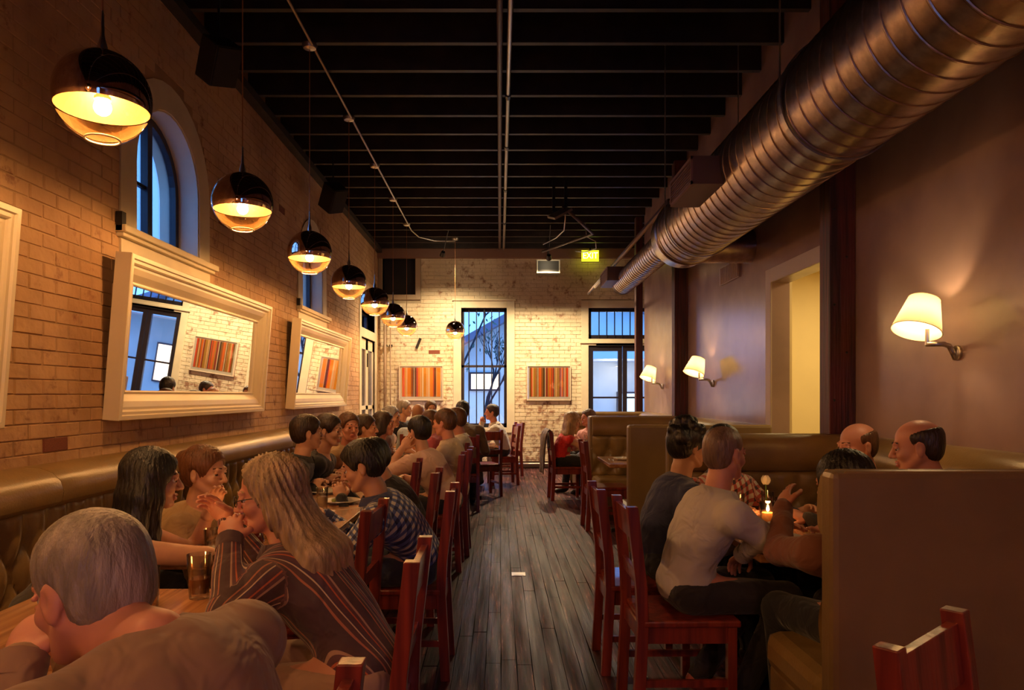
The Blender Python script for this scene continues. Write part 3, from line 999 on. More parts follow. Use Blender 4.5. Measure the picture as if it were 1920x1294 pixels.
PX, PZ = -1.55, 2.595
ordn = ['largest mirrored globe pendant, nearest the camera at upper left',
        'second mirrored globe pendant from the camera, beside the nearer arched window',
        'third mirrored globe pendant, hanging in front of the second arched window',
        'fourth mirrored globe pendant of the receding row',
        'fifth mirrored globe pendant, in front of the transom of the side doors',
        'sixth mirrored globe pendant of the receding row',
        'small seventh globe pendant, last of the row along the left wall']
p0 = make_pendant(ordn[0], (PX, 2.81, PZ), HC - PZ - .005)
for k in range(1, 7):
    dup(p0, (PX, 2.81 + 1.53 * k, PZ), 0, ordn[k])
dup(p0, (-.82, 13.25, 2.63), 0, 'lone small globe pendant hanging apart from the row, by the tall barred window')
for k in (1, 2, 3):
    dup(p0, (PX, 2.81 - 1.53 * k, PZ), 0, ['mirrored globe pendant just behind the camera', 'mirrored globe pendant second behind the camera', 'mirrored globe pendant third behind the camera'][k - 1])

# ------------------------------------------------------------------ wall sconces
shade_m = bpy.data.materials.new('cream_silk_shade')
nt, n_, l_, b_ = nodes_of(shade_m)
n_.remove(b_)
df = n_.new('ShaderNodeBsdfDiffuse'); df.inputs[0].default_value = (.85, .74, .52, 1)
tl = n_.new('ShaderNodeBsdfTranslucent'); tl.inputs[0].default_value = (.95, .80, .55, 1)
mx = n_.new('ShaderNodeMixShader'); mx.inputs[0].default_value = .26
l_.new(df.outputs[0], mx.inputs[1]); l_.new(tl.outputs[0], mx.inputs[2]); l_.new(mx.outputs[0], n_['Material Output'].inputs[0])


def make_sconce(label, y, z):
    t = thing('wall_sconce', label, 'lamp', (XR, y, z), 0, 'shaded sconces on the plaster wall')
    MB().lathe([(0, .0), (.038, 0), (.038, .012), (.030, .018), (0, .018)], n=24, rot=Matrix.Rotation(-PI / 2, 3, 'Y')).obj('wall_plate', M['steel'], t, smooth='auto')
    mb = MB(); mb.tube([(-.012, 0, -.03), (-.03, 0, .01), (-.045, 0, .035), (-.07, 0, .045), (-.16, 0, .045)], .013, 10); mb.obj('arm', M['steel'], t, smooth=True)
    MB().tube([(-.155, 0, .04), (-.155, 0, .12)], .010, 10).obj('stem', M['steel'], t)
    # tilted shade
    rot = Matrix.Rotation(R(-12), 3, 'X') @ Matrix.Rotation(R(20), 3, 'Y')
    ctr = Vector((-.19, 0, .19))
    sh = MB().lathe([(.115, -.088), (.073, .090)], n=40, c=ctr, rot=rot).obj('shade', shade_m, t, smooth=True)
    for rr, zz in ((.115, -.088), (.073, .090)):
        MB().lathe([(rr + .002 * math.cos(q), zz + .002 * math.sin(q)) for q in [k * PI / 3 for k in range(7)]], n=40, c=ctr, rot=rot).obj('shade_ring', mat('shade_trim', (.7, .55, .32), rough=.5), sh, smooth=True)
    MB().sphere(tuple(ctr + Vector((.0, 0, .0))), .022, 12, 8).obj('bulb', M['sconce_bulb'], t, smooth=True)
    return t


make_sconce('nearest wall sconce with a large tilted cream shade', 3.63, 1.645)
make_sconce('middle wall sconce, between the doorway and the second red-brown post', 7.78, 1.56)
make_sconce('farthest wall sconce, beyond the second red-brown post', 10.2, 1.56)
make_sconce('wall sconce of the same kind behind the camera', -.6, 1.645)

# ------------------------------------------------------------------ mirrors
def ring_frame(mb, W, H, prof, mi=0):
    """mitred frame: prof = (inset, depth); frame lies in local y (width) / z (height), depth along +x"""
    vs, fs = [], []
    for (t, x) in prof:
        vs += [(x, t, t), (x, W - t, t), (x, W - t, H - t), (x, t, H - t)]
    for i in range(len(prof) - 1):
        for k in range(4):
            a = i * 4 + k; b = i * 4 + (k + 1) % 4
            fs.append((a, b, b + 4, a + 4))
    mb.add(vs, fs, mi)


def make_mirror(label, y0, W):
    t = thing('wall_mirror', label, 'mirror', (XL + .004, y0, 1.285)); t.rotation_euler = (0, R(4.6), 0)
    t['group'] = 'deep-framed mirrors on the left wall'
    H = 1.02
    mb = MB(); ring_frame(mb, W, H, [(.0, .0), (0, .098), (.004, .102), (.028, .102), (.034, .090), (.052, .090), (.060, .082), (.064, .070), (.080, .070), (.115, .058), (.15, .034), (.158, .030), (.172, .034), (.180, .030), (.180, .012)])
    mb.obj('frame', M['frame_white'], t)
    MB().box(.012, .018, .165, W - .165, .165, H - .165).obj('mirror_glass', M['mirror'], t)
    MB().box(.0, .01, .01, W - .01, .01, H - .01).obj('backing', M['black'], t)
    return t


make_mirror('cut-off ivory mirror at the left edge of the picture', .66, 2.68)
make_mirror('large ivory-framed mirror under the nearer arched window', 4.34, 2.68)
make_mirror('second ivory-framed mirror, farther along the left wall', 8.04, 2.75)

# ------------------------------------------------------------------ framed striped prints on the far wall
C_ = dict(o=(1.0, .33, .01), a=(.86, .36, .01), r=(.95, .10, .02), p=(.95, .55, .22), b=(.45, .12, .02), d=(.05, .012, .008), c=(.93, .74, .48), k=(.18, .045, .02), e=(.75, .06, .05), g=(.25, .14, .02), y=(.55, .30, .03), m=(.33, .02, .03), n=(.9, .20, .02))
PM = {k: mat('print_' + {'o': 'orange', 'a': 'amber', 'r': 'vermilion', 'p': 'peach', 'b': 'rust', 'd': 'black_brown', 'c': 'cream', 'k': 'brown', 'e': 'scarlet', 'g': 'olive', 'y': 'ochre', 'm': 'maroon', 'n': 'red_orange'}[k], v, rough=.5) for k, v in C_.items()}
keys = list(PM)


def make_print(name_label, x0, stripes):
    W, H = .87, .69
    t = thing('framed_print', name_label, 'picture', (x0, YF - .055, 1.335))
    mb = MB()
    ring_frame(mb, W, H, [(0, 0), (0, .05), (.018, .05), (.018, .036)])
    mb.v = [(y, -x + .045, z) for (x, y, z) in mb.v]
    mb.obj('frame', mat('pale_picture_frame', (.66, .52, .38), rough=.4), t)
    MB().box(.015, W - .015, .012, .03, .015, H - .015).obj('mat_board', mat('warm_white_board', (.85, .80, .66), rough=.7), t)
    mb = MB(); tot = sum(w for _, w in stripes); x = .055; ww = (W - .11) / tot
    for (c, w) in stripes:
        mb.box(x, x + w * ww, .009, .012, .075, H - .045, keys.index(c)); x += w * ww
    mb.obj('striped_print', [PM[k] for k in keys], t)
    MB().box(.016, W - .016, .001, .003, .016, H - .016).obj('glazing', M['glass'], t)
    return t


make_print('framed orange striped print left of the tall barred window', -1.98,
           [('o', 2), ('r', 5), ('a', 3), ('p', 4), ('o', 9), ('b', 5), ('d', 2), ('c', 2), ('k', 5), ('e', 4), ('o', 5), ('p', 3), ('a', 2), ('c', 4), ('a', 6), ('p', 4), ('o', 1), ('c', 1.5), ('p', 1), ('c', 2), ('o', 8), ('r', 2), ('k', 6), ('p', 2), ('o', 9)])
make_print('framed olive and red striped print right of the tall barred window', .53,
           [('g', 3), ('b', 2), ('r', 2), ('p', 3), ('y', 4), ('b', 2), ('p', 1), ('g', 3), ('c', 2), ('k', 1), ('n', 6), ('b', 3), ('g', 3), ('d', 3), ('c', 2), ('b', 2), ('m', 3), ('y', 3), ('n', 6), ('b', 3), ('r', 2), ('k', 3), ('c', 1), ('y', 2), ('p', 3), ('y', 6), ('b', 2), ('m', 2), ('c', 1), ('n', 5), ('g', 2), ('p', 4), ('b', 2), ('r', 4)])

# ------------------------------------------------------------------ speakers, spot lights, exit sign
def speaker(label, loc, rot, size=(.26, .24, .38), m=None):
    t = thing('speaker', label, 'speaker', loc); t.rotation_euler = rot
    MB().obox((0, 0, 0), size).obj('cabinet', m or M['black'], t, bevel=.01)
    MB().obox((size[0] / 2 + .006, 0, 0), (.012, size[1] - .02, size[2] - .02)).obj('speaker_grille', mat('speaker_cloth', (.02, .018, .018) if m is None else (.02, .02, .02), rough=.9), t)
    MB().tube([loc, (loc[0], loc[1], 4.61)], .010, 6).obj('bracket', M['black'], t, world=True)
    return t


speaker('black speaker angled high on the left wall near the first pendant', (XL + .34, 5.28, 3.88), (R(18), R(38), R(-25)), (.19, .22, .30))
speaker('black speaker with a pale front, high on the left wall above the second arched window', (XL + .34, 8.9, 3.88), (R(20), R(38), R(-25)), (.22, .22, .32))
t = thing('speaker', 'grey speaker box hung near the far wall under a spotlight', 'speaker', (.88, 13.15, 3.77))
MB().obox((0, 0, 0), (.42, .24, .24)).obj('cabinet', mat('grey_speaker', (.028, .026, .022), rough=.5), t, bevel=.008)
mb = MB()
for (a, b, c, d) in ((-.21, -.19, -.12, .12), (.19, .21, -.12, .12), (-.19, .19, -.12, -.10), (-.19, .19, .10, .12)):
    mb.box(a, b, -.13, -.12, c, d)
mb.obj('rim', mat('pale_rim', (.5, .45, .35), rough=.5), t)
MB().tube([(0, 0, .12), (0, 0, .83)], .012, 6).obj('hanger', M['black'], t)


def spot(label, loc, aim, power, ang, visible_dir):
    t = thing('track_spotlight', label, 'lamp', loc)
    MB().tube([(0, 0, .03), (0, 0, 4.62 - loc[2])], .008, 6).obj('stem', M['black'], t)
    dr = (Vector(aim) - Vector(loc)).normalized()
    q = dr.to_track_quat('Z', 'Y').to_matrix()
    MB().lathe([(0, -.06), (.035, -.06), (.045, .0), (.05, .03), (.044, .03), (.03, -.03)], n=20, rot=q).obj('lamp_head', M['black'], t, smooth='auto')
    MB().sphere(tuple(dr * .035), .030, 10, 8).obj('bulb', emit('spot_bulb', (1, .80, .50), 90), t)
    lamp('spot_beam', 'SPOT', tuple(dr * .09), power, (1.0, .74, .42), parent=t, size=.03, spot=R(ang), blend=.7)
    t.children[-1].rotation_euler = dr.to_track_quat('-Z', 'Y').to_euler()
    return t


spot('spotlight left of the middle conduit, aimed at the far brick wall', (-1.03, 12.985, 3.98), (-1.4, YF, 3.1), SPOT_W * .62, 150, None)
spot('spotlight above the grey speaker box, aimed at the far brick wall', (.86, 12.62, 3.85), (.9, YF, 2.8), SPOT_W * 1.1, 150, None)

t = thing('exit_sign', 'glowing yellow-green exit sign high on the far wall', 'sign', (1.59, 13.95, 4.03))
MB().box(0, .33, 0, .04, 0, .215).obj('sign_box', emit('exit_glow', (.75, .85, .02), 1.1), t)
fc = bpy.data.curves.new('lettering', 'FONT'); fc.body = 'EXIT'; fc.size = .17; fc.extrude = .002; fc.align_x = 'CENTER'; fc.align_y = 'CENTER'
fo = bpy.data.objects.new('lettering', fc); COL.objects.link(fo); fo.parent = t; fo.location = (.165, -.004, .11); fo.rotation_euler = (PI / 2, 0, 0); fo.scale = (.85, 1, 1)
fc.materials.append(emit('exit_letters', (.9, 1.0, .35), 2.6))
_me = bpy.data.meshes.new_from_object(fo)
_fm = (fo.location.copy(), fo.rotation_euler.copy(), fo.scale.copy())
bpy.data.objects.remove(fo)
for k_, ch_ in enumerate([_me]):
    lo_ = bpy.data.objects.new('lettering', ch_); COL.objects.link(lo_); lo_.parent = t
    lo_.location, lo_.rotation_euler, lo_.scale = _fm
mb = MB(); mb.box(-.008, .338, -.002, .042, -.012, 0); mb.box(-.008, .338, -.002, .042, .215, .223); mb.obj('rim', mat('exit_rim', (.8, .8, .3), rough=.4), t)
MB().box(.15, .18, .01, .03, .22, .30).obj('hanger', M['black'], t)

mb = MB(); mb.obox((0, 0, 0), (.05, .03, .22), Matrix.Rotation(R(22), 3, 'Y'))
tag(mb.obj('wall_fixing', M['black'], None), 'black iron anchor plate on the far wall above the orange print', 'anchor')
bpy.data.objects['wall_fixing'].location = (-1.60, YF - .03, 2.46)


# ------------------------------------------------------------------ chairs
def make_chair(label, m=None, group='red-brown wooden dining chairs'):
    m = m or M['chair']
    t = thing('dining_chair', label, 'chair', (0, 0, 0), 0, group)
    W, D, SH = .41, .41, .46
    for s in (-1, 1):
        y = s * (W / 2 - .021)
        pts = [(-.228, 0), (-.205, .44), (-.212, .60), (-.252, .95)]
        mb = MB()
        poly = [(x - .024, z) for x, z in pts] + [(x + .024, z) for x, z in pts[::-1]]
        mb.prism(poly, y - .021, y + .021, 'y')
        mb.obj('rear_post', m, t, bevel=.003)
        MB().box(D / 2 - .045, D / 2 - .005, y - .02, y + .02, 0, SH - .03).obj('front_leg', m, t, bevel=.003)
        MB().box(-.19, D / 2 - .04, y - .012, y + .012, SH - .10, SH - .03).obj('side_apron', m, t)
        MB().box(-.20, D / 2 - .04, y - .009, y + .009, .17, .20).obj('stretcher', m, t)
    mb = MB(); mb.box(-.205, D / 2 + .012, -W / 2 - .002, W / 2 + .002, SH - .03, SH)
    mb.obj('seat', m, t, bevel=.008)
    MB().box(D / 2 - .035, D / 2 - .012, -W / 2 + .04, W / 2 - .04, SH - .10, SH - .03).obj('front_apron', m, t)
    MB().box(-.218, -.195, -W / 2 + .04, W / 2 - .04, SH - .10, SH - .03).obj('rear_apron', m, t)
    for nm, z0, z1, x0, x1 in (('top_rail', .80, .925, -.236, -.250), ('back_rail', .60, .665, -.212, -.219)):
        mb = MB(); mb.prism([(x0 - .011, z0), (x0 + .011, z0), (x1 + .011, z1), (x1 - .011, z1)], -W / 2 + .04, W / 2 - .04, 'y')
        mb.obj(nm, m, t, bevel=.002)
    return t


ch0 = make_chair('near-left wooden chair, under the grey-haired man in the brown shirt')
ch0.location = (-.52, 1.12, 0); ch0.rotation_euler = (0, 0, PI)
LC = [(-.505, 2.275, 180, 'wooden chair with a bright top rail, under the man in the striped shirt'),
      (-.80, 3.20, 178, 'empty wooden chair pushed in between the striped and the checked shirts'),
      (-.50, 3.80, 180, 'wooden chair under the man in the blue checked shirt'),
      (-.655, 4.65, 180, 'wooden chair behind the person bent over in black'),
      (-.86, 5.36, 182, 'dark wooden chair pushed in beside the man in the pink tee shirt'),
      (-.56, 6.02, 180, 'wooden chair under the dark-haired man in the pink tee shirt'),
      (-.52, 6.60, 180, 'wooden chair under the brown-haired man in the beige shirt'),
      (-.58, 7.55, 180, 'wooden chair under the person in white behind the beige shirt'),
      (-.62, 8.35, 180, 'wooden chair standing between the white shirt and the brown jacket')]
for (x, y, a, lb) in LC:
    dup(ch0, (x, y, 0), R(a), lb)
dup(ch0, (-.24, 10.35, 0), R(112), 'wooden chair seen from behind at the end of the aisle, left of the floor')
dup(ch0, (.03, 11.65, 0), R(192), 'wooden chair in front of the tall barred window, under the man in the white shirt')
dup(ch0, (.12, 12.9, 0), R(200), 'empty wooden chair against the far wall behind the white-shirted man')
dup(ch0, (-1.05, 9.25, 0), R(92), 'wooden chair under the bald man in the pale blue shirt')
dup(ch0, (-.46, 9.05, 0), R(92), 'wooden chair under the man in the brown jacket')
dup(ch0, (.82, 3.30, 0), R(1), 'wooden chair at the front of the right aisle, under the man in the grey shirt')
dup(ch0, (.77, 3.87, 0), 0, 'wooden chair just behind the grey-shirted man, under the man in navy')
dup(ch0, (1.15, 7.80, 0), R(2), 'wooden chair drawn up to the second booth table')
dup(ch0, (.93, 9.98, 0), R(4), 'wooden chair under the woman in red, a grey cardigan over its back')
dup(ch0, (1.05, 1.31, 0), R(-49), 'empty wooden chair cut off at the bottom right corner')

# cardigan over the chair back
def cardigan():
    nx, nu = 26, 30
    vs, fs = [], []
    cx, cy = .93, 9.98
    for i in range(nx + 1):
        w = i / nx
        for j in range(nu + 1):
            u = j / nu * 2 - 1                    # -1 back side, 0 over the rail, +1 seat side
            z = .975 - abs(u) ** 1.1 * (.56 if u < 0 else .26) * (1 + .10 * math.sin(9 * w + 1))
            x = -.27 + (.035 if u > 0 else -.035) * min(1, abs(u) * 5) - (.03 * abs(u) if u < 0 else 0)
            fold = .014 * math.sin(w * 31 + 2 * u) + .01 * math.sin(w * 17 + 4 * u)
            y = (w - .5) * (.43 - .10 * abs(u) ** 2)
            vs.append((x + fold * min(1, abs(u) * 3) - (.012 if u < 0 else 0), y, z))
    for i in range(nx):
        for j in range(nu):
            a = i * (nu + 1) + j
            fs.append((a, a + 1, a + nu + 2, a + nu + 1))
    mb = MB().add(vs, fs)
    o = mb.obj('cardigan', mat('grey_knit', (.27, .23, .25), rough=.95, bump=.4, bscale=60, noise=.2, nscale=30), None, smooth=True)
    o.location = (cx, cy, 0); o.rotation_euler = (0, 0, R(4))
    sm = o.modifiers.new('thickness', 'SOLIDIFY'); sm.thickness = .008; sm.offset = 0
    tag(o, 'grey knitted cardigan draped over the chair back behind the woman in red', 'cardigan')
cardigan()


# ------------------------------------------------------------------ tables
def make_table(label, loc, sx, sy, h=.75, group=None, sides=(1,)):
    t = thing('dining_table', label, 'table', loc, 0, group)
    MB().box(-sx / 2, sx / 2, -sy / 2, sy / 2, h - .035, h).obj('table_top', M['table'], t, bevel=.006)
    MB().lathe([(.0, h - .035), (.11, h - .035), (.11, h - .05), (.035, h - .07), (.035, .06), (.05, .04), (.0, .04)], n=16).obj('column', M['table_base'], t, smooth='auto')
    mb = MB(); mb.bar((-sx * .38, 0, .02), (sx * .38, 0, .02), .06, .035); mb.bar((0, -sy * .38, .02), (0, sy * .38, .02), .06, .035)
    mb.obj('foot', M['table_base'], t, bevel=.006)
    return t


TL_ = 'square oak tables along the left bench'
TX = -1.20
tabs = [(1.42, 'oak table nearest the camera, in front of the grey-haired man'), (2.18, 'oak table carrying the two tall amber glasses'), (3.31, 'oak table with the dark round candle holder, before the long-haired woman'),
        (4.05, 'oak table in front of the man in the checked shirt'), (4.80, 'oak table carrying plates, beside the person bent over in black'), (5.72, 'oak table in front of the couple in black on the bench'),
        (6.48, 'oak table with a glowing candle, at the elbow of the pink tee shirt'), (7.60, 'oak table in front of the woman in the pink top'), (8.40, 'oak table toward the far end of the left bench')]
for (y, lb) in tabs:
    make_table(lb, (TX, y, 0), .76, .72, .75, TL_)
make_table('long oak table before the bald man and the brown jacket at the room end', (-.82, 10.0, 0), 1.5, .72)
make_table('oak table in front of the man in the white shirt by the tall window', (-.62, 11.5, 0), .75, .75)
make_table('oak booth table in the near booth, set with candle and flower', (1.44, 3.58, 0), .66, 1.02)
make_table('oak booth table in the second booth, set with plates', (1.43, 7.585, 0), .68, .93)
make_table('oak booth table in the third booth beside the woman in red', (1.43, 9.98, 0), .62, .8)


# ------------------------------------------------------------------ upholstery
def tuft(mb, W, H, cw, chh, depth, place, res=8, mi=0, pleat=True):
    nu, nv = max(4, int(W / cw * res)), max(4, int(H / chh * res))
    vs, fs = [], []
    for i in range(nu + 1):
        for j in range(nv + 1):
            u, v = W * i / nu, H * j / nv
            top = H - chh * .9
            vv = v
            a = u / cw + (v - .02) / (2 * chh); b = u / cw - (v - .02) / (2 * chh)
            ba = abs(math.sin(PI * a)); bb = abs(math.sin(PI * b))
            h1 = (ba * bb) ** .6
            hp = abs(math.sin(PI * u / cw)) ** .5      # vertical pleats at the head
            k = min(1, max(0, (v - (H - chh * 1.05)) / (chh * .3)))
            h = h1 * (1 - k) + hp * k
            edge = min(1, (H - v) / .03) ** .5 * min(1, v / .03 + .3) ** .5
            vs.append(place(u, v, depth * (h * .85 + .15) * edge))
    for i in range(nu):
        for j in range(nv):
            a = i * (nv + 1) + j
            fs.append((a, a + 1, a + nv + 2, a + nv + 1))
    mb.add(vs, fs, mi)


def buttons(W, H, cw, chh, place):
    mb = MB()
    j = 0
    while True:
        v = .02 + j * chh
        if v > H - chh * .8: break
        i = 0
        while True:
            u = (i + (.5 if j % 2 else 0)) * cw
            if u > W: break
            p = place(u, v, .012)
            mb.sphere(p, .011, 6, 4)
            i += 1
        j += 1
    return mb


# left banquette
BY0, BY1 = .3, 10.7
bq = thing('banquette', 'long olive leather banquette with tufted back running along the left brick wall', 'bench', (XL, BY0, 0))
mb = MB()
tuft(mb, BY1 - BY0, .46, .165, .15, .055, lambda u, v, d: (-2.19 + d, BY0 + u, .46 + v), res=9)
mb.obj('tufted_back', M['leather'], bq, world=True, smooth=True)
bt = buttons(BY1 - BY0, .46, .165, .15, lambda u, v, d: (-2.19 + d, BY0 + u, .46 + v)).obj('button', M['leather_dk'], bq, world=True, smooth=True)
tag(bt, kind='stuff')
prof = [(XL + .004, .90), (-2.20, .895), (-2.13, .90), (-2.095, .925), (-2.085, .97), (-2.10, 1.02), (-2.14, 1.06), (-2.20, 1.083), (-2.28, 1.09), (-2.35, 1.075), (XL + .004, 1.05)]
y = BY0; segs = [BY0, 3.45, 7.3, BY1]
for a, b in zip(segs, segs[1:]):
    mb = MB(); g = .006
    vs, fs = [], []
    ys = [a + .001, a + .012] + [a + .012 + (b - a - .024) * k / 24 for k in range(1, 24)] + [b - .012, b - .001]
    for i, yy in enumerate(ys):
        s = .985 if i in (0, len(ys) - 1) else 1.0 + .004 * math.sin(yy * 7) + .003 * math.sin(yy * 17)
        cx, cz = -2.26, .99
        vs += [((cx + (x - cx) * s), yy, cz + (z - cz) * s) for x, z in prof]
    k = len(prof)
    for i in range(len(ys) - 1):
        for j in range(k):
            p = i * k + j; q = i * k + (j + 1) % k
            fs.append((p, q, q + k, p + k))
    fs += [tuple(range(k)), tuple(range(len(vs) - 1, len(vs) - k - 1, -1))]
    mb.add(vs, fs); mb.obj('bolster', M['leather'], bq, world=True, smooth='auto')
mb = MB(); mb.box(XL + .004, -2.17, BY0, BY1, .10, .90); mb.obj('back_frame', M['leather_dk'], bq, world=True)
y = BY0
while y < BY1 - .1:
    b = min(y + 1.3, BY1)
    MB().box(-2.17, -1.64, y + .004, b - .004, .34, .46).obj('seat_cushion', M['leather'], bq, world=True, bevel=.035)
    y = b
MB().box(-2.17, -1.68, BY0, BY1, 0, .34).obj('plinth', M['plinth'], bq, world=True)


def booth(name_label, y0, y1, X0=1.085, near=True):
    """U-shaped booth: near back seen from outside, wall run, far back facing the camera"""
    t = thing('booth', name_label, 'booth', (X0, y0, 0))
    HB, TH = 1.185, .095
    def panel(ya, yb, nm='back_panel'):
        MB().box(X0, XR - .005, ya, yb, .10, HB - .004).obj(nm, M['leather_dk'], t, world=True, bevel=.022)
        MB().box(X0 + .02, XR - .005, ya + .01, yb - .01, 0, .10).obj('plinth', M['plinth'], t, world=True)
        for yy in (ya + .012, yb - .012):
            pts = [(X0 + .012, yy, .12), (X0 + .012, yy, HB - .06), (X0 + .022, yy, HB - .03), (X0 + .05, yy, HB - .008), (XR - .02, yy, HB - .008)]
            MB().tube(pts, .006, 6).obj('piping', M['leather'], t, world=True, smooth=True)
    panel(y0, y0 + TH)
    panel(y1, y1 + TH)
    # facing backs
    def face(y, s, x0, x1, side):
        pl = lambda u, v, d: (x0 + u, y + s * d, .46 + v)
        mb = MB(); tuft(mb, x1 - x0, .50, .20, .155, .075, pl, res=8); mb.obj('tufted_back', M['leather'], t, world=True, smooth=True)
        b = buttons(x1 - x0, .50, .20, .155, pl).obj('button', M['leather_dk'], t, world=True); tag(b, kind='stuff')
        pr = [(0, .955), (.055, .95), (.08, .975), (.088, 1.03), (.080, 1.10), (.06, 1.15), (.02, 1.178), (0, 1.18)]
        mb = MB(); mb.prism([(y + s * a, b) for a, b in pr], x0 - .0, x1, 'x'); mb.obj('bolster', M['leather'], t, world=True, smooth='auto')
    face(y0 + TH, 1, X0 + .03, XR - .1, 0)
    face(y1, -1, X0 + .03, XR - .1, 0)
    # wall run
    pl = lambda u, v, d: (XR - .10 - d, y0 + TH + u, .46 + v)
    W = y1 - y0 - TH
    mb = MB(); tuft(mb, W, .50, .20, .155, .075, pl, res=8); mb.obj('tufted_back', M['leather'], t, world=True, smooth=True)
    b = buttons(W, .50, .20, .155, pl).obj('button', M['leather_dk'], t, world=True); tag(b, kind='stuff')
    MB().box(XR - .105, XR - .004, y0 + TH, y1, .10, .96).obj('back_frame', M['leather_dk'], t, world=True)
    pr = [(XR - .004, .955), (XR - .15, .95), (XR - .185, .975), (XR - .195, 1.03), (XR - .185, 1.09), (XR - .15, 1.14), (XR - .08, 1.175), (XR - .03, 1.18), (XR - .004, 1.17)]
    mb = MB(); mb.prism([(a, b) for a, b in pr], y0 + TH, y1, 'y'); mb.obj('bolster', M['leather'], t, world=True, smooth='auto')
    # seats
    for (xa, xb, ya, yb) in ((X0 + .0, XR - .1, y0 + TH, y0 + .62), (1.80, XR - .1, y0 + .62, y1 - .50), (X0 + .02, XR - .1, y1 - .50, y1)):
        MB().box(xa, xb, ya + .003, yb - .003, .32, .475).obj('seat_cushion', M['leather'], t, world=True, bevel=.05)
        MB().box(xa + .02, xb, ya + .003, yb - .02, .08, .33).obj('seat_base', M['leather_dk'], t, world=True, bevel=.012)
        MB().box(xa + .05, xb, ya + .01, yb - .05, 0, .08).obj('plinth', M['plinth'], t, world=True)
    return t


booth('near olive leather booth with tall plain back at lower right', 2.35, 4.64)
booth('middle olive leather booth, behind the navy man, before the doorway post', 6.08, 8.70)
booth('farthest olive leather booth beside the woman in red', 8.82, 11.2)

# ------------------------------------------------------------------ people: implicit surfaces meshed with surface nets
class SDF:
    """list of primitives in world space, meshed on a grid"""
    def __init__(s):
        s.p = []

    def cap(s, a, b, ra, rb=None, k=.03, tg=''):
        s.p.append(('c', np.array(a, float), np.array(b, float), ra, ra if rb is None else rb, k, tg)); return s

    def ell(s, c, r, rot=None, k=.03, tg=''):
        s.p.append(('e', np.array(c, float), np.array(r, float), np.array(rot, float) if rot is not None else np.eye(3), 0, k, tg)); return s

    def sub(s, c, r, rot=None, k=.01, tg=''):
        s.p.append(('s', np.array(c, float), np.array(r, float), np.array(rot, float) if rot is not None else np.eye(3), 0, k, tg)); return s

    def cut(s, pt, n, tg=''):
        """remove the half-space on the side n points to"""
        s.p.append(('h', np.array(pt, float), np.array(n, float), None, 0, .006, tg)); return s

    def only(s, tags, infl=0.0):
        o = SDF()
        for q in s.p:
            if q[6] in tags:
                if q[0] == 'c':
                    o.p.append((q[0], q[1], q[2], q[3] + infl, q[4] + infl, q[5], q[6]))
                else:
                    o.p.append((q[0], q[1], q[2] + infl if q[0] == 'e' else q[2], q[3], q[4], q[5], q[6]))
        return o

    def bounds(s, m=.03):
        lo, hi = np.full(3, 1e9), np.full(3, -1e9)
        for q in s.p:
            if q[0] == 'c':
                r = max(q[3], q[4])
                lo = np.minimum(lo, np.minimum(q[1], q[2]) - r); hi = np.maximum(hi, np.maximum(q[1], q[2]) + r)
            elif q[0] == 'e':
                r = q[2].max(); lo = np.minimum(lo, q[1] - r); hi = np.maximum(hi, q[1] + r)
        return lo - m, hi + m

    def grid(s, h, lo=None, hi=None):
        l0, h0 = s.bounds(2 * h + .01)
        lo = l0 if lo is None else np.maximum(l0, lo)
        hi = h0 if hi is None else np.minimum(h0, hi)
        n = np.maximum(3, np.ceil((hi - lo) / h).astype(int) + 1)
        D = np.full(n, .5, dtype=np.float32)
        ax = [lo[i] + h * np.arange(n[i]) for i in range(3)]
        for q in s.p:
            if q[0] == 'c':
                r = max(q[3], q[4]); a, b = np.minimum(q[1], q[2]) - r, np.maximum(q[1], q[2]) + r
            elif q[0] in ('e', 's'):
                r = q[2].max(); a, b = q[1] - r, q[1] + r
            else:
                a, b = lo, hi
            m = q[5] + 3 * h
            i0 = np.clip(np.floor((a - m - lo) / h).astype(int), 0, n); i1 = np.clip(np.ceil((b + m - lo) / h).astype(int) + 1, 0, n)
            if (i1 <= i0).any():
                continue
            sl = tuple(slice(i0[i], i1[i]) for i in range(3))
            X, Y, Z = np.meshgrid(ax[0][sl[0]], ax[1][sl[1]], ax[2][sl[2]], indexing='ij', sparse=True)
            if q[0] == 'c':
                ba = q[2] - q[1]; L2 = max(1e-9, float(ba @ ba))
                px, py, pz = X - q[1][0], Y - q[1][1], Z - q[1][2]
                t = np.clip((px * ba[0] + py * ba[1] + pz * ba[2]) / L2, 0, 1)
                d = np.sqrt((px - t * ba[0]) ** 2 + (py - t * ba[1]) ** 2 + (pz - t * ba[2]) ** 2) - (q[3] + (q[4] - q[3]) * t)
            elif q[0] in ('e', 's'):
                Rm = q[3]
                px, py, pz = X - q[1][0], Y - q[1][1], Z - q[1][2]
                l = [px * Rm[0][i] + py * Rm[1][i] + pz * Rm[2][i] for i in range(3)]
                k0 = np.sqrt(sum((l[i] / q[2][i]) ** 2 for i in range(3)))
                k1 = np.sqrt(sum((l[i] / q[2][i] ** 2) ** 2 for i in range(3))) + 1e-9
                d = k0 * (k0 - 1) / k1
            else:
                d = (X - q[1][0]) * q[2][0] + (Y - q[1][1]) * q[2][1] + (Z - q[1][2]) * q[2][2]
            d = d.astype(np.float32)
            A = D[sl]; k = q[5]
            if q[0] in ('c', 'e'):
                hh = np.maximum(k - np.abs(A - d), 0) / max(k, 1e-6)
                D[sl] = np.minimum(A, d) - hh * hh * k * .25
            else:
                e = -d if q[0] == 's' else d
                hh = np.maximum(k - np.abs(A - e), 0) / max(k, 1e-6)
                D[sl] = np.maximum(A, e) + hh * hh * k * .25
        return D, lo

    def mesh(s, h, lo=None, hi=None):
        D, o = s.grid(h, lo, hi)
        return surface_nets(D, o, h)


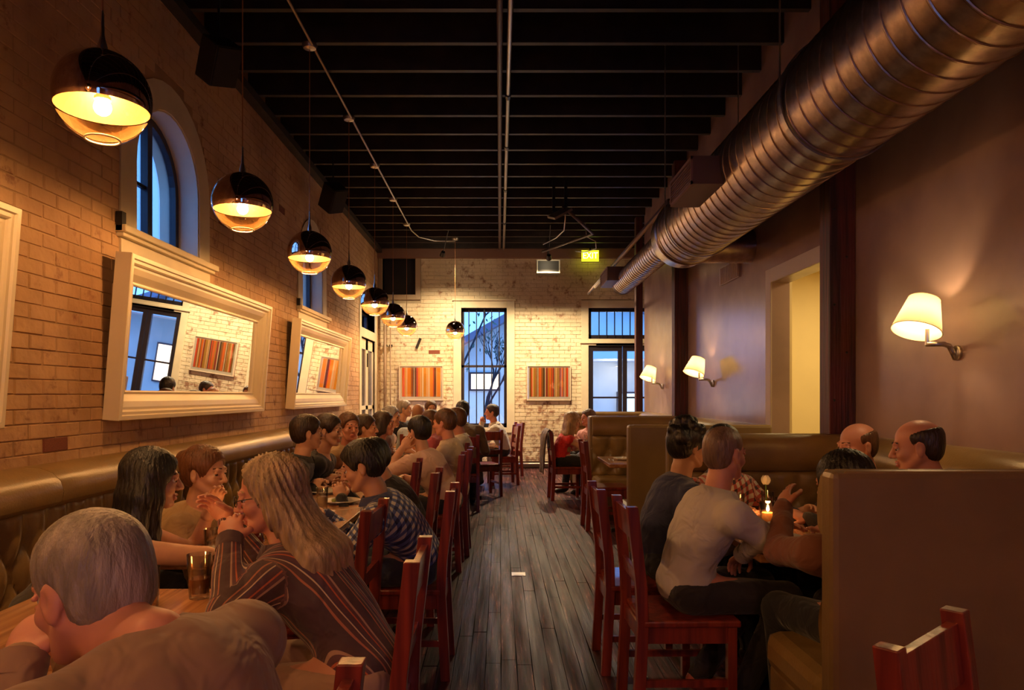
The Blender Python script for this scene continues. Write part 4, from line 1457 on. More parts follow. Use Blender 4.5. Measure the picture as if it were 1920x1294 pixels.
_C = np.array([(i, j, k) for i in (0, 1) for j in (0, 1) for k in (0, 1)])
_E = [(a, b) for a in range(8) for b in range(a + 1, 8) if np.abs(_C[a] - _C[b]).sum() == 1]


def surface_nets(D, o, h):
    S = D < 0
    n = np.array(D.shape)
    cnt = np.zeros(n - 1, dtype=np.int8)
    for c in _C:
        cnt += S[c[0]:n[0] - 1 + c[0], c[1]:n[1] - 1 + c[1], c[2]:n[2] - 1 + c[2]]
    act = (cnt > 0) & (cnt < 8)
    I = np.argwhere(act)
    if len(I) == 0:
        return np.zeros((0, 3)), np.zeros((0, 4), int)
    idx = np.full(n - 1, -1, dtype=np.int64); idx[act] = np.arange(len(I))
    V = np.stack([D[I[:, 0] + c[0], I[:, 1] + c[1], I[:, 2] + c[2]] for c in _C], 1).astype(float)
    acc = np.zeros((len(I), 3)); w = np.zeros(len(I))
    for a, b in _E:
        va, vb = V[:, a], V[:, b]
        cr = (va < 0) != (vb < 0)
        t = np.where(cr, va / np.where(cr, va - vb, 1), 0)
        p = _C[a] + t[:, None] * (_C[b] - _C[a])
        acc += p * cr[:, None]; w += cr
    P = o + h * (I + acc / w[:, None])
    F = []
    for ax in range(3):
        u, v = (ax + 1) % 3, (ax + 2) % 3
        sa = [slice(None)] * 3; sb = [slice(None)] * 3
        sa[ax] = slice(0, n[ax] - 1); sb[ax] = slice(1, n[ax])
        A, B = S[tuple(sa)], S[tuple(sb)]
        ch = np.argwhere(A != B)
        ok = (ch[:, u] > 0) & (ch[:, v] > 0) & (ch[:, u] < n[u] - 1) & (ch[:, v] < n[v] - 1)
        ch = ch[ok]
        if not len(ch):
            continue
        ins = A[ch[:, 0], ch[:, 1], ch[:, 2]]
        def cell(du, dv):
            q = ch.copy(); q[:, u] -= du; q[:, v] -= dv
            return idx[q[:, 0], q[:, 1], q[:, 2]]
        f = np.stack([cell(1, 1), cell(0, 1), cell(0, 0), cell(1, 0)], 1)
        f[~ins] = f[~ins][:, ::-1]
        F.append(f)
    F = np.concatenate(F)
    return P, F[(F >= 0).all(1)]


def np_obj(name, P, F, mats, parent, mi=None, uv=None, inv=None):
    me = bpy.data.meshes.new(name)
    if inv is not None:
        Rm = np.array(inv)[:3, :3]; tt = np.array(inv)[:3, 3]
        P = P @ Rm.T + tt
    me.vertices.add(len(P)); me.vertices.foreach_set('co', P.astype(np.float32).ravel())
    me.loops.add(len(F) * 4); me.loops.foreach_set('vertex_index', F.astype(np.int32).ravel())
    me.polygons.add(len(F)); me.polygons.foreach_set('loop_start', np.arange(0, len(F) * 4, 4, dtype=np.int32))
    me.polygons.foreach_set('loop_total', np.full(len(F), 4, dtype=np.int32))
    for m in mats:
        me.materials.append(m)
    if mi is not None:
        me.polygons.foreach_set('material_index', mi.astype(np.int32))
    me.update(calc_edges=True)
    me.polygons.foreach_set('use_smooth', np.ones(len(F), dtype=bool))
    if uv is not None:
        l = me.uv_layers.new(name='cloth')
        l.data.foreach_set('uv', uv[F.ravel()].astype(np.float32).ravel())
    o = bpy.data.objects.new(name, me); COL.objects.link(o); o.parent = parent
    return o


def frame3(fwd, up):
    f = Vector(fwd).normalized(); l = Vector(up).cross(f).normalized(); u = f.cross(l)
    return np.array([f, l, u]).T                   # columns: forward, left, up


def skin_mat(key, col):
    nm = 'skin_' + key
    if nm in MATS: return MATS[nm]
    m = mat(nm, col, rough=.48, noise=.12, nscale=9, bump=.05, bscale=60)
    b = m.node_tree.nodes['Principled BSDF']
    b.inputs['Subsurface Weight'].default_value = .12
    b.inputs['Subsurface Radius'].default_value = (.02, .008, .004)
    return m


SK = {'light': (.62, .33, .22), 'mid': (.50, .25, .16), 'tan': (.38, .18, .10), 'dark': (.22, .10, .06), 'ruddy': (.60, .26, .18)}
HR = {'black': (.012, .009, .009), 'darkbrown': (.035, .017, .011), 'brown': (.12, .05, .022), 'auburn': (.16, .055, .02), 'grey': (.34, .29, .27), 'greyblond': (.46, .31, .19), 'blond': (.46, .28, .14), 'silver': (.38, .38, .42), 'stubble': (.20, .12, .09)}


def hair_mat(k):
    return mat('hair_' + k, HR[k], rough=.42, noise=.45, nscale=30, stretch=(1, 1, .25), bump=.6, bscale=110, spec=.5)


def stripe_mat(name, cols, period, rough=.8):
    """woven stripes following the cloth's own u coordinate"""
    m = bpy.data.materials.new(name)
    nt, n, l, b = nodes_of(m)
    uv = n.new('ShaderNodeUVMap'); uv.uv_map = 'cloth'
    sp = n.new('ShaderNodeSeparateXYZ'); l.new(uv.outputs[0], sp.inputs[0])
    d = n.new('ShaderNodeMath'); d.operation = 'DIVIDE'; d.inputs[1].default_value = period; l.new(sp.outputs[0], d.inputs[0])
    fr = n.new('ShaderNodeMath'); fr.operation = 'FRACT'; l.new(d.outputs[0], fr.inputs[0])
    r = n.new('ShaderNodeValToRGB'); r.color_ramp.interpolation = 'CONSTANT'
    e = r.color_ramp.elements
    while len(e) < len(cols): e.new(.5)
    for i, (p, c) in enumerate(cols):
        e[i].position = p; e[i].color = (*c, 1)
    l.new(fr.outputs[0], r.inputs[0]); l.new(r.outputs[0], b.inputs['Base Color'])
    b.inputs['Roughness'].default_value = rough
    fold_bump(nt, n, l, b)
    MATS[name] = m
    return m


def plaid_mat(name, base, c1, c2, period, wd=.5):
    m = bpy.data.materials.new(name)
    nt, n, l, b = nodes_of(m)
    uv = n.new('ShaderNodeUVMap'); uv.uv_map = 'cloth'
    sp = n.new('ShaderNodeSeparateXYZ'); l.new(uv.outputs[0], sp.inputs[0])
    outs = []
    for i in (0, 1):
        d = n.new('ShaderNodeMath'); d.operation = 'DIVIDE'; d.inputs[1].default_value = period; l.new(sp.outputs[i], d.inputs[0])
        fr = n.new('ShaderNodeMath'); fr.operation = 'FRACT'; l.new(d.outputs[0], fr.inputs[0])
        lt = n.new('ShaderNodeMath'); lt.operation = 'LESS_THAN'; lt.inputs[1].default_value = wd; l.new(fr.outputs[0], lt.inputs[0])
        outs.append(lt)
    s = n.new('ShaderNodeMath'); s.operation = 'ADD'; l.new(outs[0].outputs[0], s.inputs[0]); l.new(outs[1].outputs[0], s.inputs[1])
    h = n.new('ShaderNodeMath'); h.operation = 'MULTIPLY'; h.inputs[1].default_value = .5; l.new(s.outputs[0], h.inputs[0])
    r = n.new('ShaderNodeValToRGB'); r.color_ramp.interpolation = 'CONSTANT'
    e = r.color_ramp.elements; e.new(.5)
    for i, (p, c) in enumerate(((0, base), (.3, c1), (.8, c2))):
        e[i].position = p; e[i].color = (*c, 1)
    l.new(h.outputs[0], r.inputs[0]); l.new(r.outputs[0], b.inputs['Base Color'])
    b.inputs['Roughness'].default_value = .8
    fold_bump(nt, n, l, b)
    MATS[name] = m
    return m


def fold_bump(nt, n, l, b):
    tc = n.new('ShaderNodeTexCoord')
    t = n.new('ShaderNodeTexNoise'); t.inputs['Scale'].default_value = 9; t.inputs['Detail'].default_value = 2; t.inputs['Distortion'].default_value = 1.2
    l.new(tc.outputs['Object'], t.inputs['Vector'])
    bp = n.new('ShaderNodeBump'); bp.inputs['Strength'].default_value = .7; bp.inputs['Distance'].default_value = .03
    l.new(t.outputs['Fac'], bp.inputs['Height']); l.new(bp.outputs['Normal'], b.inputs['Normal'])
    b.inputs['Sheen Weight'].default_value = .15


def cloth_mat(name, col, rough=.85):
    if name in MATS: return MATS[name]
    m = bpy.data.materials.new(name)
    nt, n, l, b = nodes_of(m)
    b.inputs['Base Color'].default_value = (*col, 1); b.inputs['Roughness'].default_value = rough
    fold_bump(nt, n, l, b)
    MATS[name] = m
    return m


def ik(a, b, l1, l2, pole):
    a, b = np.array(a, float), np.array(b, float)
    d = b - a; L = np.linalg.norm(d)
    if L > (l1 + l2) * .995:
        b = a + d / L * (l1 + l2) * .995; d = b - a; L = np.linalg.norm(d)
    u = d / L
    x = (l1 ** 2 - l2 ** 2 + L ** 2) / (2 * L)
    hgt = math.sqrt(max(1e-6, l1 ** 2 - x ** 2))
    p = np.array(pole, float); p = p - u * (p @ u); p /= (np.linalg.norm(p) + 1e-9)
    return a + u * x + p * hgt, b


def hand_prims(S, w, d, n, side, curl, sc=1.0):
    """palm and five fingers; d finger direction, n palm normal, side = +1 if the thumb is on +s"""
    d = d / np.linalg.norm(d); n = n - d * (n @ d); n = n / (np.linalg.norm(n) + 1e-9); s = np.cross(n, d) * side
    P = lambda a, b, c: w + (d * a + s * b + n * c) * sc
    S.cap(P(-.02, 0, 0), P(.02, 0, 0), .024 * sc, .022 * sc, k=.012, tg='hand')
    Rm = np.array([d, s, n]).T
    S.ell(P(.052, 0, 0), (.046 * sc, .040 * sc, .015 * sc), Rm, k=.012, tg='hand')
    for i, (b, L, r) in enumerate(((.028, .074, .0088), (.0095, .083, .0092), (-.009, .076, .0088), (-.027, .060, .0078))):
        p0 = P(.078 - abs(b - .008) * .25, b, 0); ang = 0
        seg = [L * .45, L * .31, L * .24]
        fan = b * 1.6
        cur = p0
        dirs = d * math.cos(fan) + s * math.sin(fan)
        for j in range(3):
            ang += curl * (0.55 + .15 * j + .05 * i)
            dd = dirs * math.cos(ang) + n * math.sin(ang)
            nx = cur + dd * seg[j] * sc
            S.cap(cur, nx, (r - .0008 * j) * sc, (r - .0008 * (j + 1)) * sc, k=.004, tg='hand')
            cur = nx
    t0 = P(.018, .026, .004); t1 = P(.045, .054, .014); t2 = P(.072, .060, .024 + .02 * curl); t3 = P(.094, .056, .03 + .03 * curl)
    S.cap(t0, t1, .014 * sc, .0115 * sc, k=.010, tg='hand'); S.cap(t1, t2, .0112 * sc, .0100 * sc, k=.004, tg='hand'); S.cap(t2, t3, .0098 * sc, .0082 * sc, k=.003, tg='hand')


def person(label, head, hip, face, hface=None, pitch=0.0, roll=0.0, hands=None, elbows=(None, None), hair=('short', 'darkbrown'), skin='light', top=('tee', None), sleeve=1.0, pants=(.02, .02, .03),
           q=1, seat=.47, fem=False, sc=1.0, curl=.5, group=None, collar=None, shoes=(.02, .012, .01), legs=True, cross=False, glasses=False, wide=1.0, nbase=None, tuck=0.0):
    """head = skull centre, hip = seat point, both in metres; face / hface = heading of body and head in degrees"""
    hface = face if hface is None else hface
    hv = {0: .014, 1: .020, 2: .026}[q]; hh = {0: .0042, 1: .0065, 2: .010}[q]; hd = {0: .0036, 1: .005, 2: .0075}[q]
    t = thing('person', label, 'person', (hip[0], hip[1], 0), R(face), group)
    inv = root_matrix(t).inverted()
    f = np.array([math.cos(R(face)), math.sin(R(face)), 0]); lf = np.array([-f[1], f[0], 0]); up = np.array([0, 0, 1.])
    pel = np.array([hip[0], hip[1], seat + .095])
    H = np.array(head, float)
    hf = np.array([math.cos(R(hface)) * math.cos(R(pitch)), math.sin(R(hface)) * math.cos(R(pitch)), math.sin(R(pitch))])
    hup = np.array([-math.cos(R(hface)) * math.sin(R(pitch)), -math.sin(R(hface)) * math.sin(R(pitch)), math.cos(R(pitch))])
    hl = np.cross(hup, hf); rr = R(roll)
    hup = hup * math.cos(rr) + hl * math.sin(rr)
    HM = frame3(hf, hup)
    hL = lambda x, y, z: H + HM @ (np.array([x, y, z]) * sc)
    neck = H - hup * .155 * sc * .75 - up * .155 * sc * .25 - hf * .035 * sc
    nb = neck - up * .045 - f * .010            # base of neck
    if nbase is not None:
        nb = np.array(nbase, float); neck = neck * .5 + (nb + (H - nb) * .45) * .5
    sp = nb - pel
    chest = pel + sp * .70 + np.cross(lf, up) * 0 - f * .02
    waist = pel + sp * .33 - f * .035
    wsh = (.165 if fem else .190) * sc * wide
    shc = nb - up * .055 - f * .0
    SHL, SHR = shc + lf * wsh, shc - lf * wsh
    B = SDF()
    g = .92 if fem else 1.0
    tdir = sp / np.linalg.norm(sp)
    TM = frame3(np.cross(lf, tdir) * -1 if np.dot(np.cross(lf, tdir), f) < 0 else np.cross(lf, tdir), tdir)
    B.ell(pel + f * .005, (.125, .168 * (1.02 if fem else .97), .105), frame3(f, up), k=.05, tg='pelvis')
    B.ell(waist, (.098 * g * sc, .140 * g * sc, .15), TM, k=.06, tg='torso')
    B.ell(chest, (.112 * g * sc, .162 * g * sc * wide, .17), TM, k=.06, tg='torso')
    B.ell(nb - up * .075 - f * .012, (.085 * g, .150 * g * wide, .07), TM, k=.05, tg='torso')
    if fem:
        for sgn in (-1, 1):
            B.ell(chest + f * .075 + lf * .065 * sgn + up * .01, (.055, .055, .055), None, k=.04, tg='torso')
    for s_ in (SHL, SHR):
        B.cap(nb - up * .035, s_, .045 * g, .058 * g, k=.05, tg='torso')
    B.cap(nb - up * .02, neck + up * .03 + hf * .0, .053 * g * sc, .049 * g * sc, k=.025, tg='neck')
    # arms
    la, lb_ = .285 * sc, .255 * sc
    if hands is None:
        hands = (tuple(pel + f * .42 + lf * .13 + up * .22), tuple(pel + f * .42 - lf * .13 + up * .22))
    arm = []
    for sgn, sh, hd_, el in ((1, SHL, hands[0], elbows[0]), (-1, SHR, hands[1], elbows[1])):
        if hd_ is None:
            hd_ = tuple(pel + f * .30 + lf * .12 * sgn + up * .06)
        if el is not None:
            E = np.array(el, float); W = np.array(hd_, float)
            dv = W - E; L = np.linalg.norm(dv); W = E + dv / L * min(max(L, lb_ * .9), lb_ * 1.08)
        else:
            E, W = ik(sh, hd_, la, lb_, -up * 1.0 + lf * sgn * .55 - f * .25)
        arm.append((sh, E, W, sgn))
        ag = .88 if fem else 1.0
        B.cap(sh, E, .056 * ag * sc, .042 * ag * sc, k=.03, tg='uarm')
        B.cap(E, W, .043 * ag * sc, .028 * ag * sc, k=.02, tg='farm')
    # legs
    leg = []
    if legs:
        for sgn in (1, -1):
            hj = pel + lf * .09 * sgn - up * .02
            kn = hj + f * .41 + lf * (.04 * sgn) + up * (.01)
            kn[2] = seat + .055
            an = kn - up * (kn[2] - .09) + f * (-.04 if sgn > 0 else .05) - lf * (.0 * sgn)
            an = an - f * tuck
            if cross: an = an - lf * .12 * sgn
            leg.append((hj, kn, an, sgn))
            B.cap(hj, kn, .088 * g, .060 * g, k=.05, tg='thigh'); B.cap(kn, an, .056 * g, .038 * g, k=.02, tg='shin')
            B.cap(an + up * -.03, an + f * .15 - up * .052, .036, .030, k=.02, tg='foot')
    Pb, Fb = B.mesh(hv)
    mi = np.zeros(len(Fb), int)
    parts = [(Pb, Fb, mi)]
    # hands
    for (sh, E, W, sgn) in arm:
        Hs = SDF()
        d = (W - E); d /= np.linalg.norm(d)
        n_ = -up * 1.0 + (-lf * sgn) * .6
        if abs(d[2]) > .6:
            n_ = -lf * sgn * 1.0 + f * .3
        Hs.cap(W - d * .05, W - d * .01, .031, .027, k=.01)
        hand_prims(Hs, W, d, n_, -sgn if abs(d[2]) <= .6 else sgn, curl, sc * (.92 if fem else 1))
        Ph, Fh = Hs.mesh(hd)
        parts.append((Ph, Fh, np.zeros(len(Fh), int)))
    # head
    K = SDF(); e = lambda c, r, k=.018, R_=None: K.ell(hL(*c), np.array(r) * sc, HM if R_ is None else HM @ R_, k=k * sc)
    jw = .9 if fem else 1.0
    e((-.014, 0, .040), (.097, .076, .082)); e((-.03, 0, .01), (.075, .072, .075))
    e((.022, 0, -.030), (.064, .059 * jw, .072), .03); e((.036, 0, -.078), (.042, .038 * jw, .034), .025); e((.066, 0, -.098), (.020, .022, .016), .015)
    for s_ in (-1, 1):
        K.cap(hL(-.005, .058 * s_ * jw, -.045), hL(.052, .030 * s_ * jw, -.094), .016 * sc, .016 * sc, k=.022)
        e((.058, .038 * s_, -.028), (.022, .022, .020), .02)
    K.cap(hL(.083, -.032, .022), hL(.083, .032, .022), .011 * sc, k=.014)
    K.cap(hL(.086, 0, .012), hL(.108, 0, -.030), .0085 * sc, .012 * sc, k=.010)
    for s_ in (-1, 1):
        e((.094, .0125 * s_, -.035), (.010, .0085, .008), .006)
    for s_ in (-1, 1):
        K.sub(hL(.094, .031 * s_, .001), np.array((.014, .018, .012)) * sc, HM, k=.010)
    for s_ in (-1, 1):
        K.cap(hL(.0865, .018 * s_, .0095), hL(.0790, .045 * s_, .0065), .0058 * sc, k=.004)
        K.cap(hL(.0845, .020 * s_, -.0105), hL(.0780, .043 * s_, -.0095), .0052 * sc, k=.004)
    K.cap(hL(.083, -.020, -.063), hL(.091, 0, -.061), .0062 * sc, k=.005); K.cap(hL(.083, .020, -.063), hL(.091, 0, -.061), .0062 * sc, k=.005)
    K.cap(hL(.082, -.017, -.074), hL(.088, 0, -.075), .0072 * sc, k=.006); K.cap(hL(.082, .017, -.074), hL(.088, 0, -.075), .0072 * sc, k=.006)
    K.sub(hL(.097, 0, -.0675), np.array((.010, .022, .0022)) * sc, HM, k=.003)
    for s_ in (-1, 1):
        a_ = R(14) * s_
        Ry = np.array([[math.cos(a_), -math.sin(a_), 0], [math.sin(a_), math.cos(a_), 0], [0, 0, 1]])
        e((-.012, .079 * s_, -.006), (.019, .008, .031), .006, Ry); e((-.008, .078 * s_, -.030), (.011, .007, .012), .006)
        K.sub(hL(-.006, .088 * s_, -.002), np.array((.010, .006, .017)) * sc, HM, k=.004)
    K.cap(neck + up * .03, nb + up * .01, .049 * g * sc, .053 * g * sc, k=.03)
    K.cap(hL(-.02, 0, -.05), tuple(neck + up * .01), .051 * g * sc, .050 * g * sc, k=.03)
    lo = np.minimum(H - .17, nb - .02); lo[2] = nb[2] - .01
    Pk, Fk = K.mesh(hh)
    ctr = Pk[Fk].mean(1); loc = (ctr - H) @ HM / sc
    mk = np.zeros(len(Fk), int)
    mk[(loc[:, 0] > .078) & (np.abs(loc[:, 1]) < .025) & (loc[:, 2] < -.0555) & (loc[:, 2] > -.082)] = 1
    parts.append((Pk, Fk, mk))
    # eyes, eyebrows
    ex = MB()
    for s_ in (-1, 1):
        c = hL(.0750, .0305 * s_, .0)
        ring = []
        nu, nv = 12, 8
        vs, fs, ms = [], [], []
        for j in range(nv + 1):
            th = PI * j / nv
            for i in range(nu):
                ph = 2 * PI * i / nu
                l_ = np.array([math.cos(th), math.sin(th) * math.cos(ph), math.sin(th) * math.sin(ph)]) * .0118 * sc
                vs.append(tuple(c + HM @ l_))
        for j in range(nv):
            for i in range(nu):
                a = j * nu + i; b = j * nu + (i + 1) % nu
                ex.f.append((a + len(ex.v), a + nu + len(ex.v), b + nu + len(ex.v), b + len(ex.v))); ex.m.append(3 if j < 3 else 2)
        ex.v.extend(vs)
        # brow
        o0 = len(ex.v)
        for i in range(5):
            yy = (.014 + .009 * i) * s_
            for dz in (.0, .0065):
                ex.v.append(tuple(hL(.0975 - .0035 * i - .0008 * i * i, yy, .025 + dz + .002 * math.sin(i * .8))))
        for i in range(4):
            a = o0 + 2 * i
            ex.f.append((a, a + 1, a + 3, a + 2)); ex.m.append(4)
    parts.append((np.array(ex.v), np.array(ex.f), np.array(ex.m)))
    off = 0; PP, FF, MM = [], [], []
    for (p_, f_, m_) in parts:
        PP.append(p_); FF.append(f_ + off); MM.append(m_); off += len(p_)
    hk = hair[1] if hair[1] in HR else 'darkbrown'
    np_obj('body', np.concatenate(PP), np.concatenate(FF), [skin_mat(skin, SK[skin]), mat('lip_' + skin, tuple(c * .75 * (1 if i == 0 else .62) for i, c in enumerate(SK[skin])), rough=.35),
           mat('eye_white', (.7, .66, .6), rough=.15), mat('iris_dark', (.04, .025, .015), rough=.1), hair_mat(hk)], t, np.concatenate(MM), inv=inv)
    # hair
    st = hair[0]
    if st != 'none':
        Q = SDF(); c = lambda a, b, ra, rb=None, k=.03: Q.cap(a, b, ra * sc, (ra if rb is None else rb) * sc, k=k)
        th = {'fringe': .003, 'buzz': .004, 'thin': .007, 'crop': .0015}.get(st, .014)
        Q.ell(hL(-.018, 0, .042), np.array((.098 + th, .077 + th, .083 + th)) * sc, HM, k=.02)
        Q.ell(hL(-.045, 0, -.005), np.array((.062 + th, .070 + th, .075)) * sc, HM, k=.02)
        if st in ('fringe', 'buzz'):
            pass
        face_cut = {'short': (.100, 0, -.02, .078, .095, .088), 'buzz': (.100, 0, -.02, .085, .095, .096), 'fringe': (.118, 0, .0, .10, .11, .12), 'crop': (.100, 0, -.015, .088, .10, .10), 'thin': (.110, 0, .03, .095, .080, .105), 'long': (.110, 0, -.03, .078, .068, .100), 'wild': (.105, 0, -.01, .095, .078, .11), 'bob': (.105, 0, -.03, .075, .072, .098), 'updo': (.105, 0, -.03, .085, .09, .10), 'curly': (.105, 0, -.03, .08, .08, .095)}[st]
        Q.sub(hL(*face_cut[:3]), np.array(face_cut[3:]) * sc, HM, k=.035 if st == 'fringe' else .014)
        if st in ('short', 'buzz', 'fringe', 'updo', 'thin', 'crop'):
            for s_ in (-1, 1):
                Q.sub(hL(.03, .088 * s_, -.045), np.array((.05, .03, .05)) * sc, HM, k=.01)
                Q.sub(hL(-.008, .093 * s_, -.022), np.array((.030, .032, .046)) * sc, HM, k=.008)
            n0 = hL(-.03, 0, -.062)
            Q.cut(n0, HM @ np.array([.8, 0, -1.0]) / 1.28)
        if st == 'fringe':
            Q.sub(hL(.01, 0, .115), np.array((.105, .068, .075)) * sc, HM, k=.035)
        if st == 'updo':
            Q.ell(hL(-.115, 0, .06), np.array((.045, .045, .042)) * sc, HM, k=.015)
        if st == 'curly':
            r_ = random.Random(3)
            for i in range(26):
                a1, a2 = r_.uniform(0, 2 * PI), r_.uniform(-.2, 1.4)
                Q.ell(hL(-.02 + .1 * math.cos(a1) * math.cos(a2) * .98, .09 * math.sin(a1) * math.cos(a2), .045 + .1 * math.sin(a2)), np.array((.028, .028, .028)) * sc, None, k=.01)
            Q.sub(hL(.105, 0, -.03), np.array((.07, .07, .09)) * sc, HM, k=.01)
        if st in ('long', 'wild', 'bob'):
            dn = {'long': .34, 'wild': .38, 'bob': .12}[st]
            for yy in (-.075, -.04, 0, .04, .075):
                a_ = hL(-.055 + abs(yy) * .45, yy, .03)
                m_ = hL(-.085 + abs(yy) * .6, yy * 1.15, -.06)
                ex_ = (.085 if st == 'wild' else .0)
                b_ = m_ - up * dn * .35 - f * (.03 + ex_) + lf * yy * .2
                e_ = m_ - up * dn + f * (-.015 - 2.2 * ex_) + lf * yy * .3
                c(a_, m_, .042, .046); c(m_, b_, .046, .046 if st != 'wild' else .058)
                if st != 'bob': c(b_, e_, .045 if st != 'wild' else .058, .026)
            for s_ in (-1, 1):
                if st == 'wild':
                    c(hL(-.02, .074 * s_, .03), hL(-.045, .085 * s_, -.08), .026, .030); continue
                c(hL(.02, .074 * s_, .03), hL(.012, .082 * s_, -.075), .022, .024)
                if st != 'bob':
                    c(hL(.012, .082 * s_, -.075), hL(.0, .085 * s_, -.08) - up * dn * .55, .025, .020)
        Ph, Fh = Q.mesh({0: .006, 1: .009, 2: .013}[q])
        rel = (Ph - H) @ HM
        az = np.arctan2(rel[:, 1], rel[:, 0] + 1e-6)
        amp = .0016 if st in ('short', 'long', 'bob', 'updo') else (.005 if st == 'wild' else .0006)
        nrm = rel / (np.linalg.norm(rel, axis=1)[:, None] + 1e-6)
        dsp = amp * (np.sin(az * 31 + rel[:, 2] * 24 + 2 * np.sin(rel[:, 2] * 30)) + .6 * np.sin(az * 57 + rel[:, 2] * 35 + 1))
        Ph = Ph + (nrm @ HM.T) * dsp[:, None]
        np_obj('hair', Ph, Fh, [hair_mat(hk)], t, inv=inv)
    # ---- clothing
    kind, cm = top
    S = B.only(('torso', 'pelvis'), .013)
    sl = sleeve
    for (sh, E, W, sgn) in arm:
        if kind == 'strap': continue
        if sl <= .5:
            S.cap(sh, sh + (E - sh) * (sl * 2), .066 if not fem else .058, .056 if not fem else .05, k=.03, tg='sleeve')
        else:
            S.cap(sh, E, .068 if not fem else .058, .056 if not fem else .048, k=.03, tg='sleeve')
            S.cap(E, E + (W - E) * min(1, (sl - .5) * 2), .055 if not fem else .046, .039 if not fem else .034, k=.025, tg='sleeve')
            # soft folds round the elbow
            dv = (E - sh) / np.linalg.norm(E - sh)
            for kf in (-.05, .0):
                S.ell(E + dv * kf, (.05, .05, .016), frame3(np.cross(dv, up) + 1e-4, dv), k=.02, tg='sleeve')
    S.cut(pel - up * .055 - f * 0, np.array([0, 0, -1.0]))
    # neck opening
    nd = (neck - nb); nd = nd / np.linalg.norm(nd)
    steep = nd[2] < .6
    S.sub(nb + (nd * .3 + up * .7) * .046 + f * (.028 if kind != 'vneck' else .05), (.061, .060, .046) if kind not in ('vneck', 'strap') else (.085, .085, .085), None, k=.01)
    Ps, Fs = S.mesh({0: .010, 1: .016, 2: .022}[q])
    # wrinkles
    rel = Ps - pel
    w_ = np.sin(rel[:, 2] * 38 + 4 * np.sin(rel[:, 0] * 9 + rel[:, 1] * 7)) * np.sin(rel[:, 0] * 21 + rel[:, 1] * 17 + rel[:, 2] * 11)
    axis = pel + np.clip(((rel @ sp) / (sp @ sp)), 0, 1)[:, None] * sp
    o_ = Ps - axis; o_ /= (np.linalg.norm(o_, axis=1)[:, None] + 1e-6)
    Ps = Ps + o_ * (w_ * .0045)[:, None]
    # cloth coordinates from the nearest bone
    bones = [(pel, nb, .17, 0.0)] + [(sh, E, .055, .5 + .2 * i) for i, (sh, E, W, sg) in enumerate(arm)] + [(E, W, .045, .5 + .2 * i) for i, (sh, E, W, sg) in enumerate(arm)]
    best = np.full(len(Ps), 1e9); UV = np.zeros((len(Ps), 2))
    for (a, b, rad, u0) in bones:
        ba = b - a; L = np.linalg.norm(ba); ax_ = ba / L
        tt = np.clip((Ps - a) @ ax_, 0, L)
        v_ = Ps - a - tt[:, None] * ax_; dd = np.linalg.norm(v_, axis=1) - rad
        r1 = np.cross(ax_, lf); r1 /= np.linalg.norm(r1) + 1e-9; r2 = np.cross(ax_, r1)
        if u0 == 0:
            uu = (Ps - pel) @ lf + .25 * np.sign((Ps - a) @ f)
            uu = np.where(((Ps - a - tt[:, None] * ax_) @ r1) * 1.0 > 0, (Ps - pel) @ lf, (Ps - pel) @ lf)
        else:
            uu = np.arctan2(v_ @ r2, v_ @ r1) * rad * 1.1
        sel = dd < best
        best[sel] = dd[sel]; UV[sel, 0] = (uu + 10)[sel]; UV[sel, 1] = ((Ps - a) @ ax_)[sel] + 10
    shirt = np_obj({'tee': 'tee_shirt', 'shirt': 'shirt', 'sweater': 'sweater', 'jacket': 'jacket', 'strap': 'sleeveless_top', 'vneck': 'top'}[kind], Ps, Fs, [cm], t, uv=UV, inv=inv)
    if kind in ('shirt', 'jacket') and not steep:
        mbc = MB(); ringp = []
        n = 20
        for z_, rr_ in ((-.006, .074), (.038, .066), (.046, .074), (.006, .100)):
            for i in range(n):
                a_ = R(28) + (2 * PI - 2 * R(28)) * i / (n - 1)
                nf_ = np.cross(lf, nd); nf_ = nf_ if nf_ @ f > 0 else -nf_
                p_ = nb + nd * (z_ + .004) + nf_ * (math.cos(a_) * rr_ * 1.04) + lf * math.sin(a_) * rr_ * g
                ringp.append(tuple(p_))
        mbc.add(ringp, [(r_ * n + i, r_ * n + i + 1, (r_ + 1) * n + i + 1, (r_ + 1) * n + i) for r_ in range(3) for i in range(n - 1)])
        mbc.obj('collar', collar or cm, t, smooth=True, world=True)
    if kind in ('shirt', 'jacket'):
        if sl >= 1.0 or q == 0:
            for (sh, E, W, sgn) in arm:
                ea = E + (W - E) * min(1, (sl - .5) * 2) if sl > .5 else sh + (E - sh) * sl * 2
                dv = (W - E) / np.linalg.norm(W - E)
                MB().tube([tuple(ea - dv * .035), tuple(ea + dv * .012)], .043 if not fem else .037, 14, cap=False).obj('cuff', collar or cm, t, smooth=True, world=True)
    if legs:
        T = SDF()
        T.ell(pel + f * .005, (.135, .176, .112), frame3(f, up), k=.05)
        for (hj, kn, an, sgn) in leg:
            T.cap(hj, kn, .096 * g, .069 * g, k=.05); T.cap(kn, an + up * .0, .066 * g, .054 * g, k=.03)
        T.cut(pel + up * .045, np.array([0, 0, 1.0]))
        Pt, Ft = T.mesh(.016 if q == 0 else .024)
        np_obj('trousers', Pt, Ft, [cloth_mat('trouser_%d_%d_%d' % tuple(int(c * 255) for c in pants), pants)], t, inv=inv)
        for (hj, kn, an, sgn) in leg:
            Z = SDF(); Z.cap(an - up * .02 - f * .02, an + f * .02 - up * .03, .045, .042, k=.02); Z.cap(an + f * .02 - up * .05, an + f * .17 - up * .056, .040, .036, k=.03)
            Z.cut(np.array([0, 0, .004]), np.array([0, 0, -1.0]))
            Pz, Fz = Z.mesh(.012 if q == 0 else .018)
            np_obj('shoe', Pz, Fz, [mat('shoe_%d' % int(shoes[0] * 999), shoes, rough=.35)], t, inv=inv)
